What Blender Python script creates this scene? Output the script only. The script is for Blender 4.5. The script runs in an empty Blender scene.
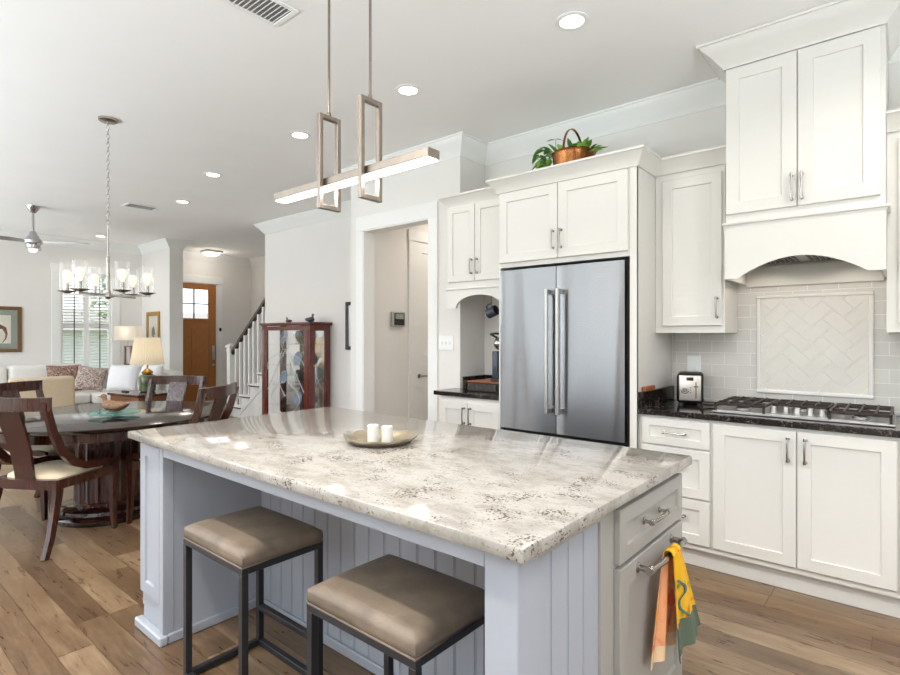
import bpy, bmesh, math, random
from mathutils import Vector, Matrix
random.seed(7)
PI = math.pi
S = bpy.context.scene
C = S.collection

# ------------------------------------------------------------------ camera
cam_d = bpy.data.cameras.new('camera')
cam = bpy.data.objects.new('camera', cam_d)
C.objects.link(cam)
cam_d.sensor_width = 36.0
cam_d.lens = 541 / 900 * 36.0
cam_d.shift_y = -1.5 / 900
cam_d.clip_start = 0.05
cam.location = (0, 0, 1.36)
cam.rotation_euler = (PI / 2, 0, math.asin(0.6455))
S.camera = cam

# ------------------------------------------------------------------ world, daylight, exposure
S.view_settings.view_transform = 'Standard'
S.view_settings.look = 'None'
S.view_settings.gamma = 1
S.view_settings.exposure = 0.06
S.view_settings.use_curve_mapping = False
try:
    S.cycles.max_bounces = 10
    S.cycles.diffuse_bounces = 6
    S.cycles.glossy_bounces = 4
    S.cycles.transmission_bounces = 6
    S.cycles.transparent_max_bounces = 12
    S.cycles.use_denoising = True
    S.cycles.sample_clamp_indirect = 6.0
    S.cycles.caustics_reflective = False
    S.cycles.caustics_refractive = False
except Exception:
    pass
W = bpy.data.worlds.new('sky')
S.world = W
W.use_nodes = True
wn = W.node_tree.nodes
bg = wn['Background']
bg.inputs['Color'].default_value = (0.90, 0.95, 1.0, 1)
bg.inputs['Strength'].default_value = 2.0


def area_light(name, loc, rot, sx, sy, power, col=(1, 1, 1), spread=180):
    d = bpy.data.lights.new(name, 'AREA')
    d.shape = 'RECTANGLE'
    d.size = sx
    d.size_y = sy
    d.energy = power
    d.color = col
    d.spread = math.radians(spread)
    o = bpy.data.objects.new(name, d)
    o.location = loc
    o.rotation_euler = rot
    C.objects.link(o)
    return o


DAY = (0.84, 0.92, 1.0)
FILL_COL = (0.80, 0.90, 1.0)
CAN_W = 2.6
# daylight through the windows of the rear wall (y = -3.2), the right wall (x = 3): skylight comes in level,
# upward fill lamps are added low by each window to brighten the ceiling
for nm, x, w, sky, fill in (('kitchen', -0.6, 3.5, 6, 125), ('dining', -5.0, 2.9, 24, 185), ('living', -9.0, 2.7, 70, 200)):
    area_light('daylight_' + nm, (x, -3.06, 1.5), (PI / 2, 0, 0), w, 2.0, sky, DAY)
    area_light('paving_light_' + nm, (x, -3.0, 0.75), (PI / 2 + 1.2, 0, 0), w, 0.8, fill, FILL_COL, 125)
area_light('daylight_right', (2.86, 0.2, 1.5), (PI / 2, 0, PI / 2), 2.5, 1.9, 10, (0.62, 0.80, 1.0))
area_light('paving_light_right', (2.80, 0.2, 0.75), (PI / 2 + 1.2, 0, PI / 2), 2.5, 0.8, 150, FILL_COL, 125)


# ------------------------------------------------------------------ materials
def lin(c):
    return tuple((v / 12.92 if v <= 0.04045 else ((v + 0.055) / 1.055) ** 2.4) for v in c)


def rgb(r, g, b):
    return lin((r / 255, g / 255, b / 255)) + (1,)


def base_mat(name):
    m = bpy.data.materials.new(name)
    m.use_nodes = True
    nt = m.node_tree
    b = nt.nodes['Principled BSDF']
    return m, nt, b


def pmat(name, col, rough=0.5, metal=0.0, spec=0.5, noise=0.0, nscale=20.0, bump=0.0, bscale=60.0, coat=0.0, stretch=None):
    """principled material with a little procedural variation"""
    m, nt, b = base_mat(name)
    b.inputs['Roughness'].default_value = rough
    b.inputs['Metallic'].default_value = metal
    b.inputs['Specular IOR Level'].default_value = spec
    b.inputs['Coat Weight'].default_value = coat
    b.inputs['Coat Roughness'].default_value = 0.08
    tc = nt.nodes.new('ShaderNodeTexCoord')
    mp = nt.nodes.new('ShaderNodeMapping')
    nt.links.new(tc.outputs['Object'], mp.inputs['Vector'])
    if stretch:
        mp.inputs['Scale'].default_value = stretch
    nz = nt.nodes.new('ShaderNodeTexNoise')
    nz.inputs['Scale'].default_value = nscale
    nz.inputs['Detail'].default_value = 4
    nt.links.new(mp.outputs['Vector'], nz.inputs['Vector'])
    rp = nt.nodes.new('ShaderNodeValToRGB')
    k = noise
    rp.color_ramp.elements[0].position = 0.3
    rp.color_ramp.elements[1].position = 0.7
    rp.color_ramp.elements[0].color = tuple(max(0, v * (1 - k)) for v in col[:3]) + (1,)
    rp.color_ramp.elements[1].color = tuple(min(1, v * (1 + k)) for v in col[:3]) + (1,)
    nt.links.new(nz.outputs['Fac'], rp.inputs['Fac'])
    nt.links.new(rp.outputs['Color'], b.inputs['Base Color'])
    if bump:
        n2 = nt.nodes.new('ShaderNodeTexNoise')
        n2.inputs['Scale'].default_value = bscale
        n2.inputs['Detail'].default_value = 3
        nt.links.new(mp.outputs['Vector'], n2.inputs['Vector'])
        bp = nt.nodes.new('ShaderNodeBump')
        bp.inputs['Strength'].default_value = bump
        bp.inputs['Distance'].default_value = 0.01
        nt.links.new(n2.outputs['Fac'], bp.inputs['Height'])
        nt.links.new(bp.outputs['Normal'], b.inputs['Normal'])
    return m


def emat(name, col, strength):
    m, nt, b = base_mat(name)
    b.inputs['Base Color'].default_value = col
    b.inputs['Emission Color'].default_value = col
    b.inputs['Emission Strength'].default_value = strength
    return m


def glass_mat(name, tint=(1, 1, 1, 1), refl=0.10, rough=0.02):
    m = bpy.data.materials.new(name)
    m.use_nodes = True
    nt = m.node_tree
    nt.nodes.clear()
    out = nt.nodes.new('ShaderNodeOutputMaterial')
    tr = nt.nodes.new('ShaderNodeBsdfTransparent')
    tr.inputs['Color'].default_value = tint
    gl = nt.nodes.new('ShaderNodeBsdfGlossy')
    gl.inputs['Roughness'].default_value = rough
    fr = nt.nodes.new('ShaderNodeLayerWeight')
    fr.inputs['Blend'].default_value = 0.22
    ad = nt.nodes.new('ShaderNodeMath')
    ad.operation = 'MULTIPLY_ADD'
    ad.inputs[1].default_value = 0.22
    ad.inputs[2].default_value = refl
    ad.use_clamp = True
    mx = nt.nodes.new('ShaderNodeMixShader')
    nt.links.new(fr.outputs['Facing'], ad.inputs[0])
    nt.links.new(ad.outputs[0], mx.inputs['Fac'])
    nt.links.new(tr.outputs[0], mx.inputs[1])
    nt.links.new(gl.outputs[0], mx.inputs[2])
    nt.links.new(mx.outputs[0], out.inputs['Surface'])
    return m


def wood_mat(name, c1, c2, rough=0.3, axis='x', coat=0.0, scale=8.0):
    st = {'x': (1, 12, 12), 'y': (12, 1, 12), 'z': (12, 12, 1)}[axis]
    m, nt, b = base_mat(name)
    b.inputs['Roughness'].default_value = rough
    b.inputs['Coat Weight'].default_value = coat
    b.inputs['Coat Roughness'].default_value = 0.06
    tc = nt.nodes.new('ShaderNodeTexCoord')
    mp = nt.nodes.new('ShaderNodeMapping')
    mp.inputs['Scale'].default_value = st
    nt.links.new(tc.outputs['Object'], mp.inputs['Vector'])
    nz = nt.nodes.new('ShaderNodeTexNoise')
    nz.inputs['Scale'].default_value = scale
    nz.inputs['Detail'].default_value = 6
    nz.inputs['Distortion'].default_value = 0.6
    nt.links.new(mp.outputs['Vector'], nz.inputs['Vector'])
    rp = nt.nodes.new('ShaderNodeValToRGB')
    rp.color_ramp.elements[0].position = 0.3
    rp.color_ramp.elements[1].position = 0.72
    rp.color_ramp.elements[0].color = c1
    rp.color_ramp.elements[1].color = c2
    nt.links.new(nz.outputs['Fac'], rp.inputs['Fac'])
    nt.links.new(rp.outputs['Color'], b.inputs['Base Color'])
    return m


def floor_material():
    m, nt, b = base_mat('oak_plank_floor')
    N = nt.nodes.new
    L = nt.links.new

    def math_(op, a, bv=None):
        n = N('ShaderNodeMath')
        n.operation = op
        if hasattr(a, 'links'):
            L(a, n.inputs[0])
        else:
            n.inputs[0].default_value = a
        if bv is not None:
            if hasattr(bv, 'links'):
                L(bv, n.inputs[1])
            else:
                n.inputs[1].default_value = bv
        return n.outputs[0]
    tc = N('ShaderNodeTexCoord')
    sp = N('ShaderNodeSeparateXYZ')
    L(tc.outputs['Object'], sp.inputs[0])
    x, y = sp.outputs[0], sp.outputs[1]
    rowf = math_('DIVIDE', y, 0.135)
    row = math_('FLOOR', rowf)
    wn1 = N('ShaderNodeTexWhiteNoise')
    wn1.noise_dimensions = '1D'
    L(row, wn1.inputs['W'])
    sh = math_('MULTIPLY', wn1.outputs['Value'], 7.3)
    xs = math_('DIVIDE', math_('ADD', x, sh), 1.25)
    col = math_('FLOOR', xs)
    cb = N('ShaderNodeCombineXYZ')
    L(row, cb.inputs[0])
    L(col, cb.inputs[1])
    wn2 = N('ShaderNodeTexWhiteNoise')
    wn2.noise_dimensions = '3D'
    L(cb.outputs[0], wn2.inputs['Vector'])
    # grain
    off = N('ShaderNodeVectorMath')
    off.operation = 'MULTIPLY_ADD'
    L(cb.outputs[0], off.inputs[0])
    off.inputs[1].default_value = (3.1, 5.7, 0)
    L(tc.outputs['Object'], off.inputs[2])
    mp = N('ShaderNodeMapping')
    mp.inputs['Scale'].default_value = (2.2, 14, 1)
    L(off.outputs[0], mp.inputs['Vector'])
    nz = N('ShaderNodeTexNoise')
    nz.inputs['Scale'].default_value = 2.0
    nz.inputs['Detail'].default_value = 7
    nz.inputs['Roughness'].default_value = 0.6
    nz.inputs['Distortion'].default_value = 0.9
    L(mp.outputs[0], nz.inputs['Vector'])
    # knots: larger blotches
    nk = N('ShaderNodeTexNoise')
    nk.inputs['Scale'].default_value = 3.2
    nk.inputs['Detail'].default_value = 3
    mk = N('ShaderNodeMapping')
    mk.inputs['Scale'].default_value = (0.9, 2.4, 1)
    L(off.outputs[0], mk.inputs['Vector'])
    L(mk.outputs[0], nk.inputs['Vector'])
    f = math_('ADD', math_('MULTIPLY', wn2.outputs['Value'], 0.34), math_('MULTIPLY', nz.outputs['Fac'], 0.52))
    f = math_('ADD', f, math_('MULTIPLY', nk.outputs['Fac'], 0.30))
    rp = N('ShaderNodeValToRGB')
    cr = rp.color_ramp
    cr.elements[0].position = 0.33
    cr.elements[0].color = rgb(82, 60, 42)
    cr.elements[1].position = 0.82
    cr.elements[1].color = rgb(158, 134, 107)
    e = cr.elements.new(0.50)
    e.color = rgb(106, 83, 61)
    e = cr.elements.new(0.65)
    e.color = rgb(129, 104, 78)
    L(f, rp.inputs['Fac'])
    # gaps
    fy = math_('FRACT', rowf)
    fx = math_('FRACT', xs)
    gy = math_('LESS_THAN', math_('MINIMUM', fy, math_('SUBTRACT', 1.0, fy)), 0.012)
    gx = math_('LESS_THAN', math_('MINIMUM', fx, math_('SUBTRACT', 1.0, fx)), 0.0016)
    g = math_('MAXIMUM', gy, gx)
    mx = N('ShaderNodeMix')
    mx.data_type = 'RGBA'
    L(math_('MULTIPLY', g, 0.75), mx.inputs[0])
    L(rp.outputs['Color'], mx.inputs[6])
    mx.inputs[7].default_value = rgb(62, 42, 28)
    L(mx.outputs[2], b.inputs['Base Color'])
    rr = math_('ADD', math_('MULTIPLY', nz.outputs['Fac'], 0.2), 0.20)
    L(rr, b.inputs['Roughness'])
    bp = N('ShaderNodeBump')
    bp.inputs['Strength'].default_value = 0.25
    bp.inputs['Distance'].default_value = 0.004
    hgt = math_('SUBTRACT', math_('MULTIPLY', nz.outputs['Fac'], 0.4), g)
    L(hgt, bp.inputs['Height'])
    L(bp.outputs['Normal'], b.inputs['Normal'])
    return m


def granite(name, basec, blot, speck, fleck, rough=0.08, s1=7, s2=62, s3=110):
    m, nt, b = base_mat(name)
    N = nt.nodes.new
    L = nt.links.new
    tc = N('ShaderNodeTexCoord')
    n1 = N('ShaderNodeTexNoise')
    n1.inputs['Scale'].default_value = s1
    n1.inputs['Detail'].default_value = 7
    n1.inputs['Roughness'].default_value = 0.68
    mp = N('ShaderNodeMapping')
    mp.inputs['Scale'].default_value = (0.75, 1.3, 1)
    mp.inputs['Rotation'].default_value = (0, 0, 0.25)
    L(tc.outputs['Object'], mp.inputs['Vector'])
    L(mp.outputs[0], n1.inputs['Vector'])
    r1 = N('ShaderNodeValToRGB')
    r1.color_ramp.elements[0].position = 0.36
    r1.color_ramp.elements[0].color = blot
    r1.color_ramp.elements[1].position = 0.56
    r1.color_ramp.elements[1].color = basec
    L(n1.outputs['Fac'], r1.inputs['Fac'])
    n2 = N('ShaderNodeTexNoise')
    n2.inputs['Scale'].default_value = s2
    n2.inputs['Detail'].default_value = 3
    L(tc.outputs['Object'], n2.inputs['Vector'])
    r2 = N('ShaderNodeValToRGB')
    r2.color_ramp.elements[0].position = 0.60
    r2.color_ramp.elements[0].color = (0, 0, 0, 1)
    r2.color_ramp.elements[1].position = 0.68
    r2.color_ramp.elements[1].color = (1, 1, 1, 1)
    L(n2.outputs['Fac'], r2.inputs['Fac'])
    m1 = N('ShaderNodeMix')
    m1.data_type = 'RGBA'
    L(r2.outputs['Color'], m1.inputs[0])
    L(r1.outputs['Color'], m1.inputs[6])
    m1.inputs[7].default_value = speck
    v = N('ShaderNodeTexNoise')
    v.inputs['Scale'].default_value = s3
    v.inputs['Detail'].default_value = 1
    L(tc.outputs['Object'], v.inputs['Vector'])
    big = N('ShaderNodeTexNoise')
    big.inputs['Scale'].default_value = 9
    L(tc.outputs['Object'], big.inputs['Vector'])
    ad = N('ShaderNodeMath')
    ad.operation = 'MULTIPLY'
    L(v.outputs['Fac'], ad.inputs[0])
    L(big.outputs['Fac'], ad.inputs[1])
    r3 = N('ShaderNodeValToRGB')
    r3.color_ramp.elements[0].position = 0.355
    r3.color_ramp.elements[0].color = (0, 0, 0, 1)
    r3.color_ramp.elements[1].position = 0.385
    r3.color_ramp.elements[1].color = (1, 1, 1, 1)
    L(ad.outputs[0], r3.inputs['Fac'])
    m2 = N('ShaderNodeMix')
    m2.data_type = 'RGBA'
    L(r3.outputs['Color'], m2.inputs[0])
    L(m1.outputs[2], m2.inputs[6])
    m2.inputs[7].default_value = fleck
    L(m2.outputs[2], b.inputs['Base Color'])
    b.inputs['Roughness'].default_value = rough
    return m


def tile_material():
    m, nt, b = base_mat('glazed_subway_tile')
    N = nt.nodes.new
    L = nt.links.new
    tc = N('ShaderNodeTexCoord')
    sp = N('ShaderNodeSeparateXYZ')
    L(tc.outputs['Object'], sp.inputs[0])
    cb = N('ShaderNodeCombineXYZ')
    L(sp.outputs[0], cb.inputs[0])
    L(sp.outputs[2], cb.inputs[1])
    br = N('ShaderNodeTexBrick')
    br.inputs['Scale'].default_value = 1.0
    br.inputs['Brick Width'].default_value = 0.155
    br.inputs['Row Height'].default_value = 0.078
    br.inputs['Mortar Size'].default_value = 0.0022
    br.inputs['Mortar Smooth'].default_value = 0.3
    br.inputs['Color1'].default_value = rgb(206, 202, 195)
    br.inputs['Color2'].default_value = rgb(214, 210, 203)
    br.inputs['Mortar'].default_value = rgb(236, 233, 228)
    L(cb.outputs[0], br.inputs['Vector'])
    L(br.outputs['Color'], b.inputs['Base Color'])
    b.inputs['Roughness'].default_value = 0.12
    nz = N('ShaderNodeTexNoise')
    nz.inputs['Scale'].default_value = 9
    L(tc.outputs['Object'], nz.inputs['Vector'])
    sm = N('ShaderNodeMath')
    sm.operation = 'MULTIPLY_ADD'
    L(nz.outputs['Fac'], sm.inputs[0])
    sm.inputs[1].default_value = 0.5
    inv = N('ShaderNodeMath')
    inv.operation = 'SUBTRACT'
    inv.inputs[0].default_value = 1
    L(br.outputs['Fac'], inv.inputs[1])
    L(inv.outputs[0], sm.inputs[2])
    bp = N('ShaderNodeBump')
    bp.inputs['Strength'].default_value = 0.35
    bp.inputs['Distance'].default_value = 0.003
    L(sm.outputs[0], bp.inputs['Height'])
    L(bp.outputs['Normal'], b.inputs['Normal'])
    return m


def pattern_mat(name, cols, scale=30, rough=0.9):
    """voronoi patchwork of a few colours"""
    m, nt, b = base_mat(name)
    N = nt.nodes.new
    L = nt.links.new
    tc = N('ShaderNodeTexCoord')
    nz = N('ShaderNodeTexNoise')
    nz.inputs['Scale'].default_value = scale * 0.4
    L(tc.outputs['Object'], nz.inputs['Vector'])
    mx = N('ShaderNodeMix')
    mx.data_type = 'VECTOR'
    mx.inputs[0].default_value = 0.08
    L(tc.outputs['Object'], mx.inputs[4])
    L(nz.outputs['Color'], mx.inputs[5])
    v = N('ShaderNodeTexVoronoi')
    v.inputs['Scale'].default_value = scale
    L(mx.outputs[1], v.inputs['Vector'])
    sp = N('ShaderNodeSeparateColor')
    L(v.outputs['Color'], sp.inputs[0])
    rp = N('ShaderNodeValToRGB')
    rp.color_ramp.interpolation = 'CONSTANT'
    while len(rp.color_ramp.elements) < len(cols):
        rp.color_ramp.elements.new(0.5)
    for i, c in enumerate(cols):
        rp.color_ramp.elements[i].position = i / len(cols)
        rp.color_ramp.elements[i].color = c
    L(sp.outputs[0], rp.inputs['Fac'])
    L(rp.outputs['Color'], b.inputs['Base Color'])
    b.inputs['Roughness'].default_value = rough
    return m


def brushed_steel(name, col, rough=0.28, axis='z'):
    m, nt, b = base_mat(name)
    N = nt.nodes.new
    L = nt.links.new
    b.inputs['Metallic'].default_value = 1
    tc = N('ShaderNodeTexCoord')
    mp = N('ShaderNodeMapping')
    mp.inputs['Scale'].default_value = {'z': (1, 1, 120), 'x': (120, 1, 1)}[axis]
    L(tc.outputs['Object'], mp.inputs['Vector'])
    nz = N('ShaderNodeTexNoise')
    nz.inputs['Scale'].default_value = 6
    nz.inputs['Detail'].default_value = 3
    L(mp.outputs[0], nz.inputs['Vector'])
    rp = N('ShaderNodeValToRGB')
    rp.color_ramp.elements[0].color = tuple(v * 0.9 for v in col[:3]) + (1,)
    rp.color_ramp.elements[1].color = col
    L(nz.outputs['Fac'], rp.inputs['Fac'])
    L(rp.outputs['Color'], b.inputs['Base Color'])
    # broad soft waviness of the sheet bends the reflections
    n2 = N('ShaderNodeTexNoise')
    n2.inputs['Scale'].default_value = 2.2
    m2 = N('ShaderNodeMapping')
    m2.inputs['Scale'].default_value = (1.55, 1, 0.20)
    n2.inputs['Detail'].default_value = 0.3
    L(tc.outputs['Object'], m2.inputs['Vector'])
    L(m2.outputs[0], n2.inputs['Vector'])
    bp = N('ShaderNodeBump')
    bp.inputs['Strength'].default_value = 0.9
    bp.inputs['Distance'].default_value = 0.06
    L(n2.outputs['Fac'], bp.inputs['Height'])
    L(bp.outputs['Normal'], b.inputs['Normal'])
    b.inputs['Roughness'].default_value = rough
    b.inputs['Anisotropic'].default_value = 0.85
    b.inputs['Anisotropic Rotation'].default_value = 0.25
    tg = N('ShaderNodeTangent')
    tg.direction_type = 'RADIAL'
    tg.axis = 'Z'
    L(tg.outputs[0], b.inputs['Tangent'])
    return m


M = {}
M['ceiling'] = pmat('ceiling_paint', rgb(244, 243, 241), 0.9, noise=0.01, nscale=2)
M['wall'] = pmat('greige_wall_paint', rgb(232, 229, 225), 0.85, noise=0.01, nscale=3)
M['trimw'] = pmat('white_trim_paint', rgb(238, 238, 236), 0.4, noise=0.005)
M['cab'] = pmat('white_cabinet_paint', rgb(223, 220, 214), 0.33, noise=0.006)
M['isl'] = pmat('skylit_grey_island_paint', rgb(166, 170, 179), 0.38, noise=0.008)  # blue cast of the skylight is put into this colour
M['islg'] = pmat('lamplit_grey_island_paint', rgb(160, 156, 150), 0.38, noise=0.01)  # island paint with the warm cast of lamplight put into the colour
M['floor'] = floor_material()
M['granite'] = granite('white_granite', rgb(168, 163, 156), rgb(144, 138, 130), rgb(136, 126, 117), rgb(92, 80, 73), 0.09, 12, 95, 140)
M['dgranite'] = granite('black_granite', rgb(38, 34, 33), rgb(22, 20, 20), rgb(96, 84, 76), rgb(120, 108, 98), 0.10)
M['tile'] = tile_material()
M['tilep'] = pmat('glazed_herringbone_tile', rgb(220, 215, 207), 0.12, noise=0.03, nscale=9, bump=0.05, bscale=12)
M['grout'] = pmat('white_grout', rgb(236, 233, 228), 0.8)
M['steel'] = brushed_steel('brushed_stainless_steel', (0.29, 0.29, 0.295, 1), 0.27)
M['steel2'] = pmat('satin_stainless', (0.52, 0.51, 0.50, 1), 0.36, 1.0, noise=0.03)
M['nickel'] = pmat('satin_nickel', (0.42, 0.395, 0.365, 1), 0.26, 1.0, noise=0.02)
M['chrome'] = pmat('chrome', (0.5, 0.5, 0.51, 1), 0.14, 1.0)
M['pendant'] = pmat('brushed_champagne_nickel', (0.30, 0.255, 0.215, 1), 0.3, 1.0, noise=0.05, nscale=30)
M['black'] = pmat('black_plastic', rgb(22, 22, 24), 0.45)
M['gapblack'] = pmat('dark_fridge_side', rgb(26, 24, 24), 0.6)
M['iron'] = pmat('cast_iron', rgb(46, 34, 28), 0.45, noise=0.1, nscale=50)
M['stoolmetal'] = pmat('dark_gunmetal', rgb(58, 57, 60), 0.38, 0.6, noise=0.06, nscale=30)
M['leather'] = pmat('taupe_brown_leather', rgb(114, 100, 86), 0.48, noise=0.32, nscale=9, bump=0.12, bscale=160)
M['darkwood'] = wood_mat('dark_mahogany', rgb(42, 18, 11), rgb(72, 32, 18), 0.22, 'z', 0.25, 5.0)
M['tabletop'] = wood_mat('polished_dark_mahogany', rgb(26, 13, 10), rgb(44, 22, 17), 0.14, 'x', 0.3)
M['cherry'] = wood_mat('red_cherry_wood', rgb(72, 22, 15), rgb(116, 40, 26), 0.22, 'z', 0.4)
M['doorwood'] = wood_mat('stained_oak_door', rgb(160, 98, 42), rgb(186, 122, 60), 0.35, 'z', 0.1)
M['sidewood'] = wood_mat('warm_brown_wood', rgb(92, 56, 34), rgb(134, 88, 54), 0.3, 'x', 0.2)
M['seatfab'] = pmat('cream_seat_fabric', rgb(226, 208, 178), 0.9, noise=0.05, nscale=60, bump=0.1, bscale=200)
M['sofa'] = pmat('off_white_linen', rgb(226, 223, 217), 0.95, noise=0.03, nscale=50, bump=0.1, bscale=150)
M['tan'] = pmat('tan_upholstery', rgb(204, 186, 158), 0.9, noise=0.05, nscale=50, bump=0.1, bscale=150)
M['whitefab'] = pmat('white_cotton', rgb(238, 238, 240), 0.95, noise=0.02, nscale=30, bump=0.15, bscale=20)
M['pillow'] = pattern_mat('paisley_pillow_fabric', [rgb(150, 112, 92), rgb(196, 182, 170), rgb(110, 92, 88), rgb(172, 150, 134), rgb(128, 124, 128), rgb(200, 190, 180)], 75)
M['pillow2'] = pattern_mat('maroon_patterned_fabric', [rgb(120, 78, 70), rgb(160, 130, 116), rgb(92, 66, 64), rgb(176, 152, 138)], 80)
M['gold'] = pmat('gilt_frame', rgb(178, 138, 66), 0.4, 0.5, noise=0.15, nscale=40)
M['bronzef'] = wood_mat('bronze_brown_frame', rgb(84, 56, 30), rgb(134, 96, 54), 0.35, 'x', 0.2)
M['mat_green'] = pmat('grey_green_mat', rgb(150, 160, 150), 0.9)
M['paper'] = pmat('cream_paper', rgb(234, 228, 214), 0.9, noise=0.02)
M['white'] = pmat('white_plastic', rgb(240, 240, 238), 0.4)
M['candle'] = pmat('white_wax', rgb(214, 210, 204), 0.5, noise=0.01, bump=0.05, bscale=40)
M['traymat'] = pmat('antique_pewter', rgb(158, 146, 124), 0.35, 0.55, noise=0.12, nscale=25, bump=0.1, bscale=40)
M['copper'] = pmat('hammered_copper', (0.30, 0.115, 0.04, 1), 0.26, 1.0, noise=0.25, nscale=9, bump=0.15, bscale=35)
M['leaf'] = pmat('green_leaf', rgb(140, 186, 84), 0.45, noise=0.4, nscale=18)
M['leafd'] = pmat('dark_green_leaf', rgb(84, 130, 60), 0.5, noise=0.4, nscale=14)
M['stem'] = pmat('dry_stem', rgb(128, 122, 92), 0.7)
M['soil'] = pmat('potting_soil', rgb(50, 38, 28), 0.95, noise=0.3, nscale=60)
M['glass'] = glass_mat('clear_glass', refl=0.03)
M['wglass'] = glass_mat('window_glass', refl=0.02)
M['tealglass'] = glass_mat('teal_tinted_glass', tint=(0.62, 0.86, 0.82, 1), refl=0.10)
M['mirror'] = pmat('mirror_back', (0.80, 0.82, 0.83, 1), 0.05, 1.0)
M['lead'] = pmat('lead_came', rgb(205, 205, 205), 0.3, 0.7)
M['canlight'] = emat('recessed_light_lens', (1, 0.94, 0.86, 1), 9.0)
M['led'] = emat('led_diffuser', (1, 0.96, 0.9, 1), 5.0)
M['bulb'] = emat('edison_bulb', (1, 0.76, 0.48, 1), 1.1)
M['lampbulb'] = emat('soft_white_bulb', (1, 0.92, 0.80, 1), 1.5)
M['flush'] = emat('flush_glass', (1, 0.95, 0.88, 1), 0.9)
M['shade1'] = pmat('cream_pleated_shade', rgb(232, 222, 202), 0.9)
M['shade2'] = pmat('white_drum_shade', rgb(238, 232, 222), 0.9)
for k_ in ('shade1', 'shade2'):
    nt_ = M[k_].node_tree
    b_ = nt_.nodes['Principled BSDF']
    tl_n = nt_.nodes.new('ShaderNodeBsdfTranslucent')
    tl_n.inputs['Color'].default_value = rgb(244, 234, 214) if k_ == 'shade1' else rgb(240, 232, 218)
    mx_ = nt_.nodes.new('ShaderNodeMixShader')
    mx_.inputs['Fac'].default_value = 0.5
    nt_.links.new(b_.outputs[0], mx_.inputs[1])
    nt_.links.new(tl_n.outputs[0], mx_.inputs[2])
    nt_.links.new(mx_.outputs[0], nt_.nodes['Material Output'].inputs['Surface'])
M['jar'] = pmat('green_brown_glaze', rgb(84, 96, 66), 0.2, noise=0.45, nscale=12, coat=0.4)
M['brass'] = pmat('aged_brass', rgb(170, 132, 62), 0.3, 0.9)
M['rattan'] = pmat('woven_rattan', rgb(136, 104, 78), 0.7, noise=0.35, nscale=50, bump=0.6, bscale=70)
M['navy'] = pmat('navy_glaze', rgb(62, 66, 80), 0.25)
M['blind'] = pmat('white_blind_slat', rgb(240, 240, 240), 0.5)
M['bluegrey'] = pmat('blue_grey_china', rgb(120, 138, 160), 0.3, noise=0.3, nscale=20)
M['duckp'] = pmat('painted_duck', rgb(96, 82, 66), 0.5, noise=0.5, nscale=30)
M['tmetal'] = pmat('toaster_shell', (0.66, 0.60, 0.54, 1), 0.30, 1.0, noise=0.03)
M['ductgrey'] = pmat('grey_duct', rgb(120, 118, 116), 0.8)
M['grass'] = pmat('lawn', rgb(120, 140, 90), 0.95, noise=0.3, nscale=5)
M['ext'] = pmat('pale_siding', rgb(236, 239, 243), 0.8, noise=0.05)
M['concrete'] = pmat('pale_paving', rgb(190, 186, 180), 0.9, noise=0.05)
M['rug'] = pattern_mat('entry_rug_pattern', [rgb(150, 120, 100), rgb(190, 175, 160), rgb(110, 90, 85)], 12)
M['silver_label'] = pmat('dark_display', rgb(28, 32, 34), 0.2)
M['woodblock'] = wood_mat('reddish_wood', rgb(128, 66, 36), rgb(170, 100, 60), 0.35, 'x')


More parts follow.
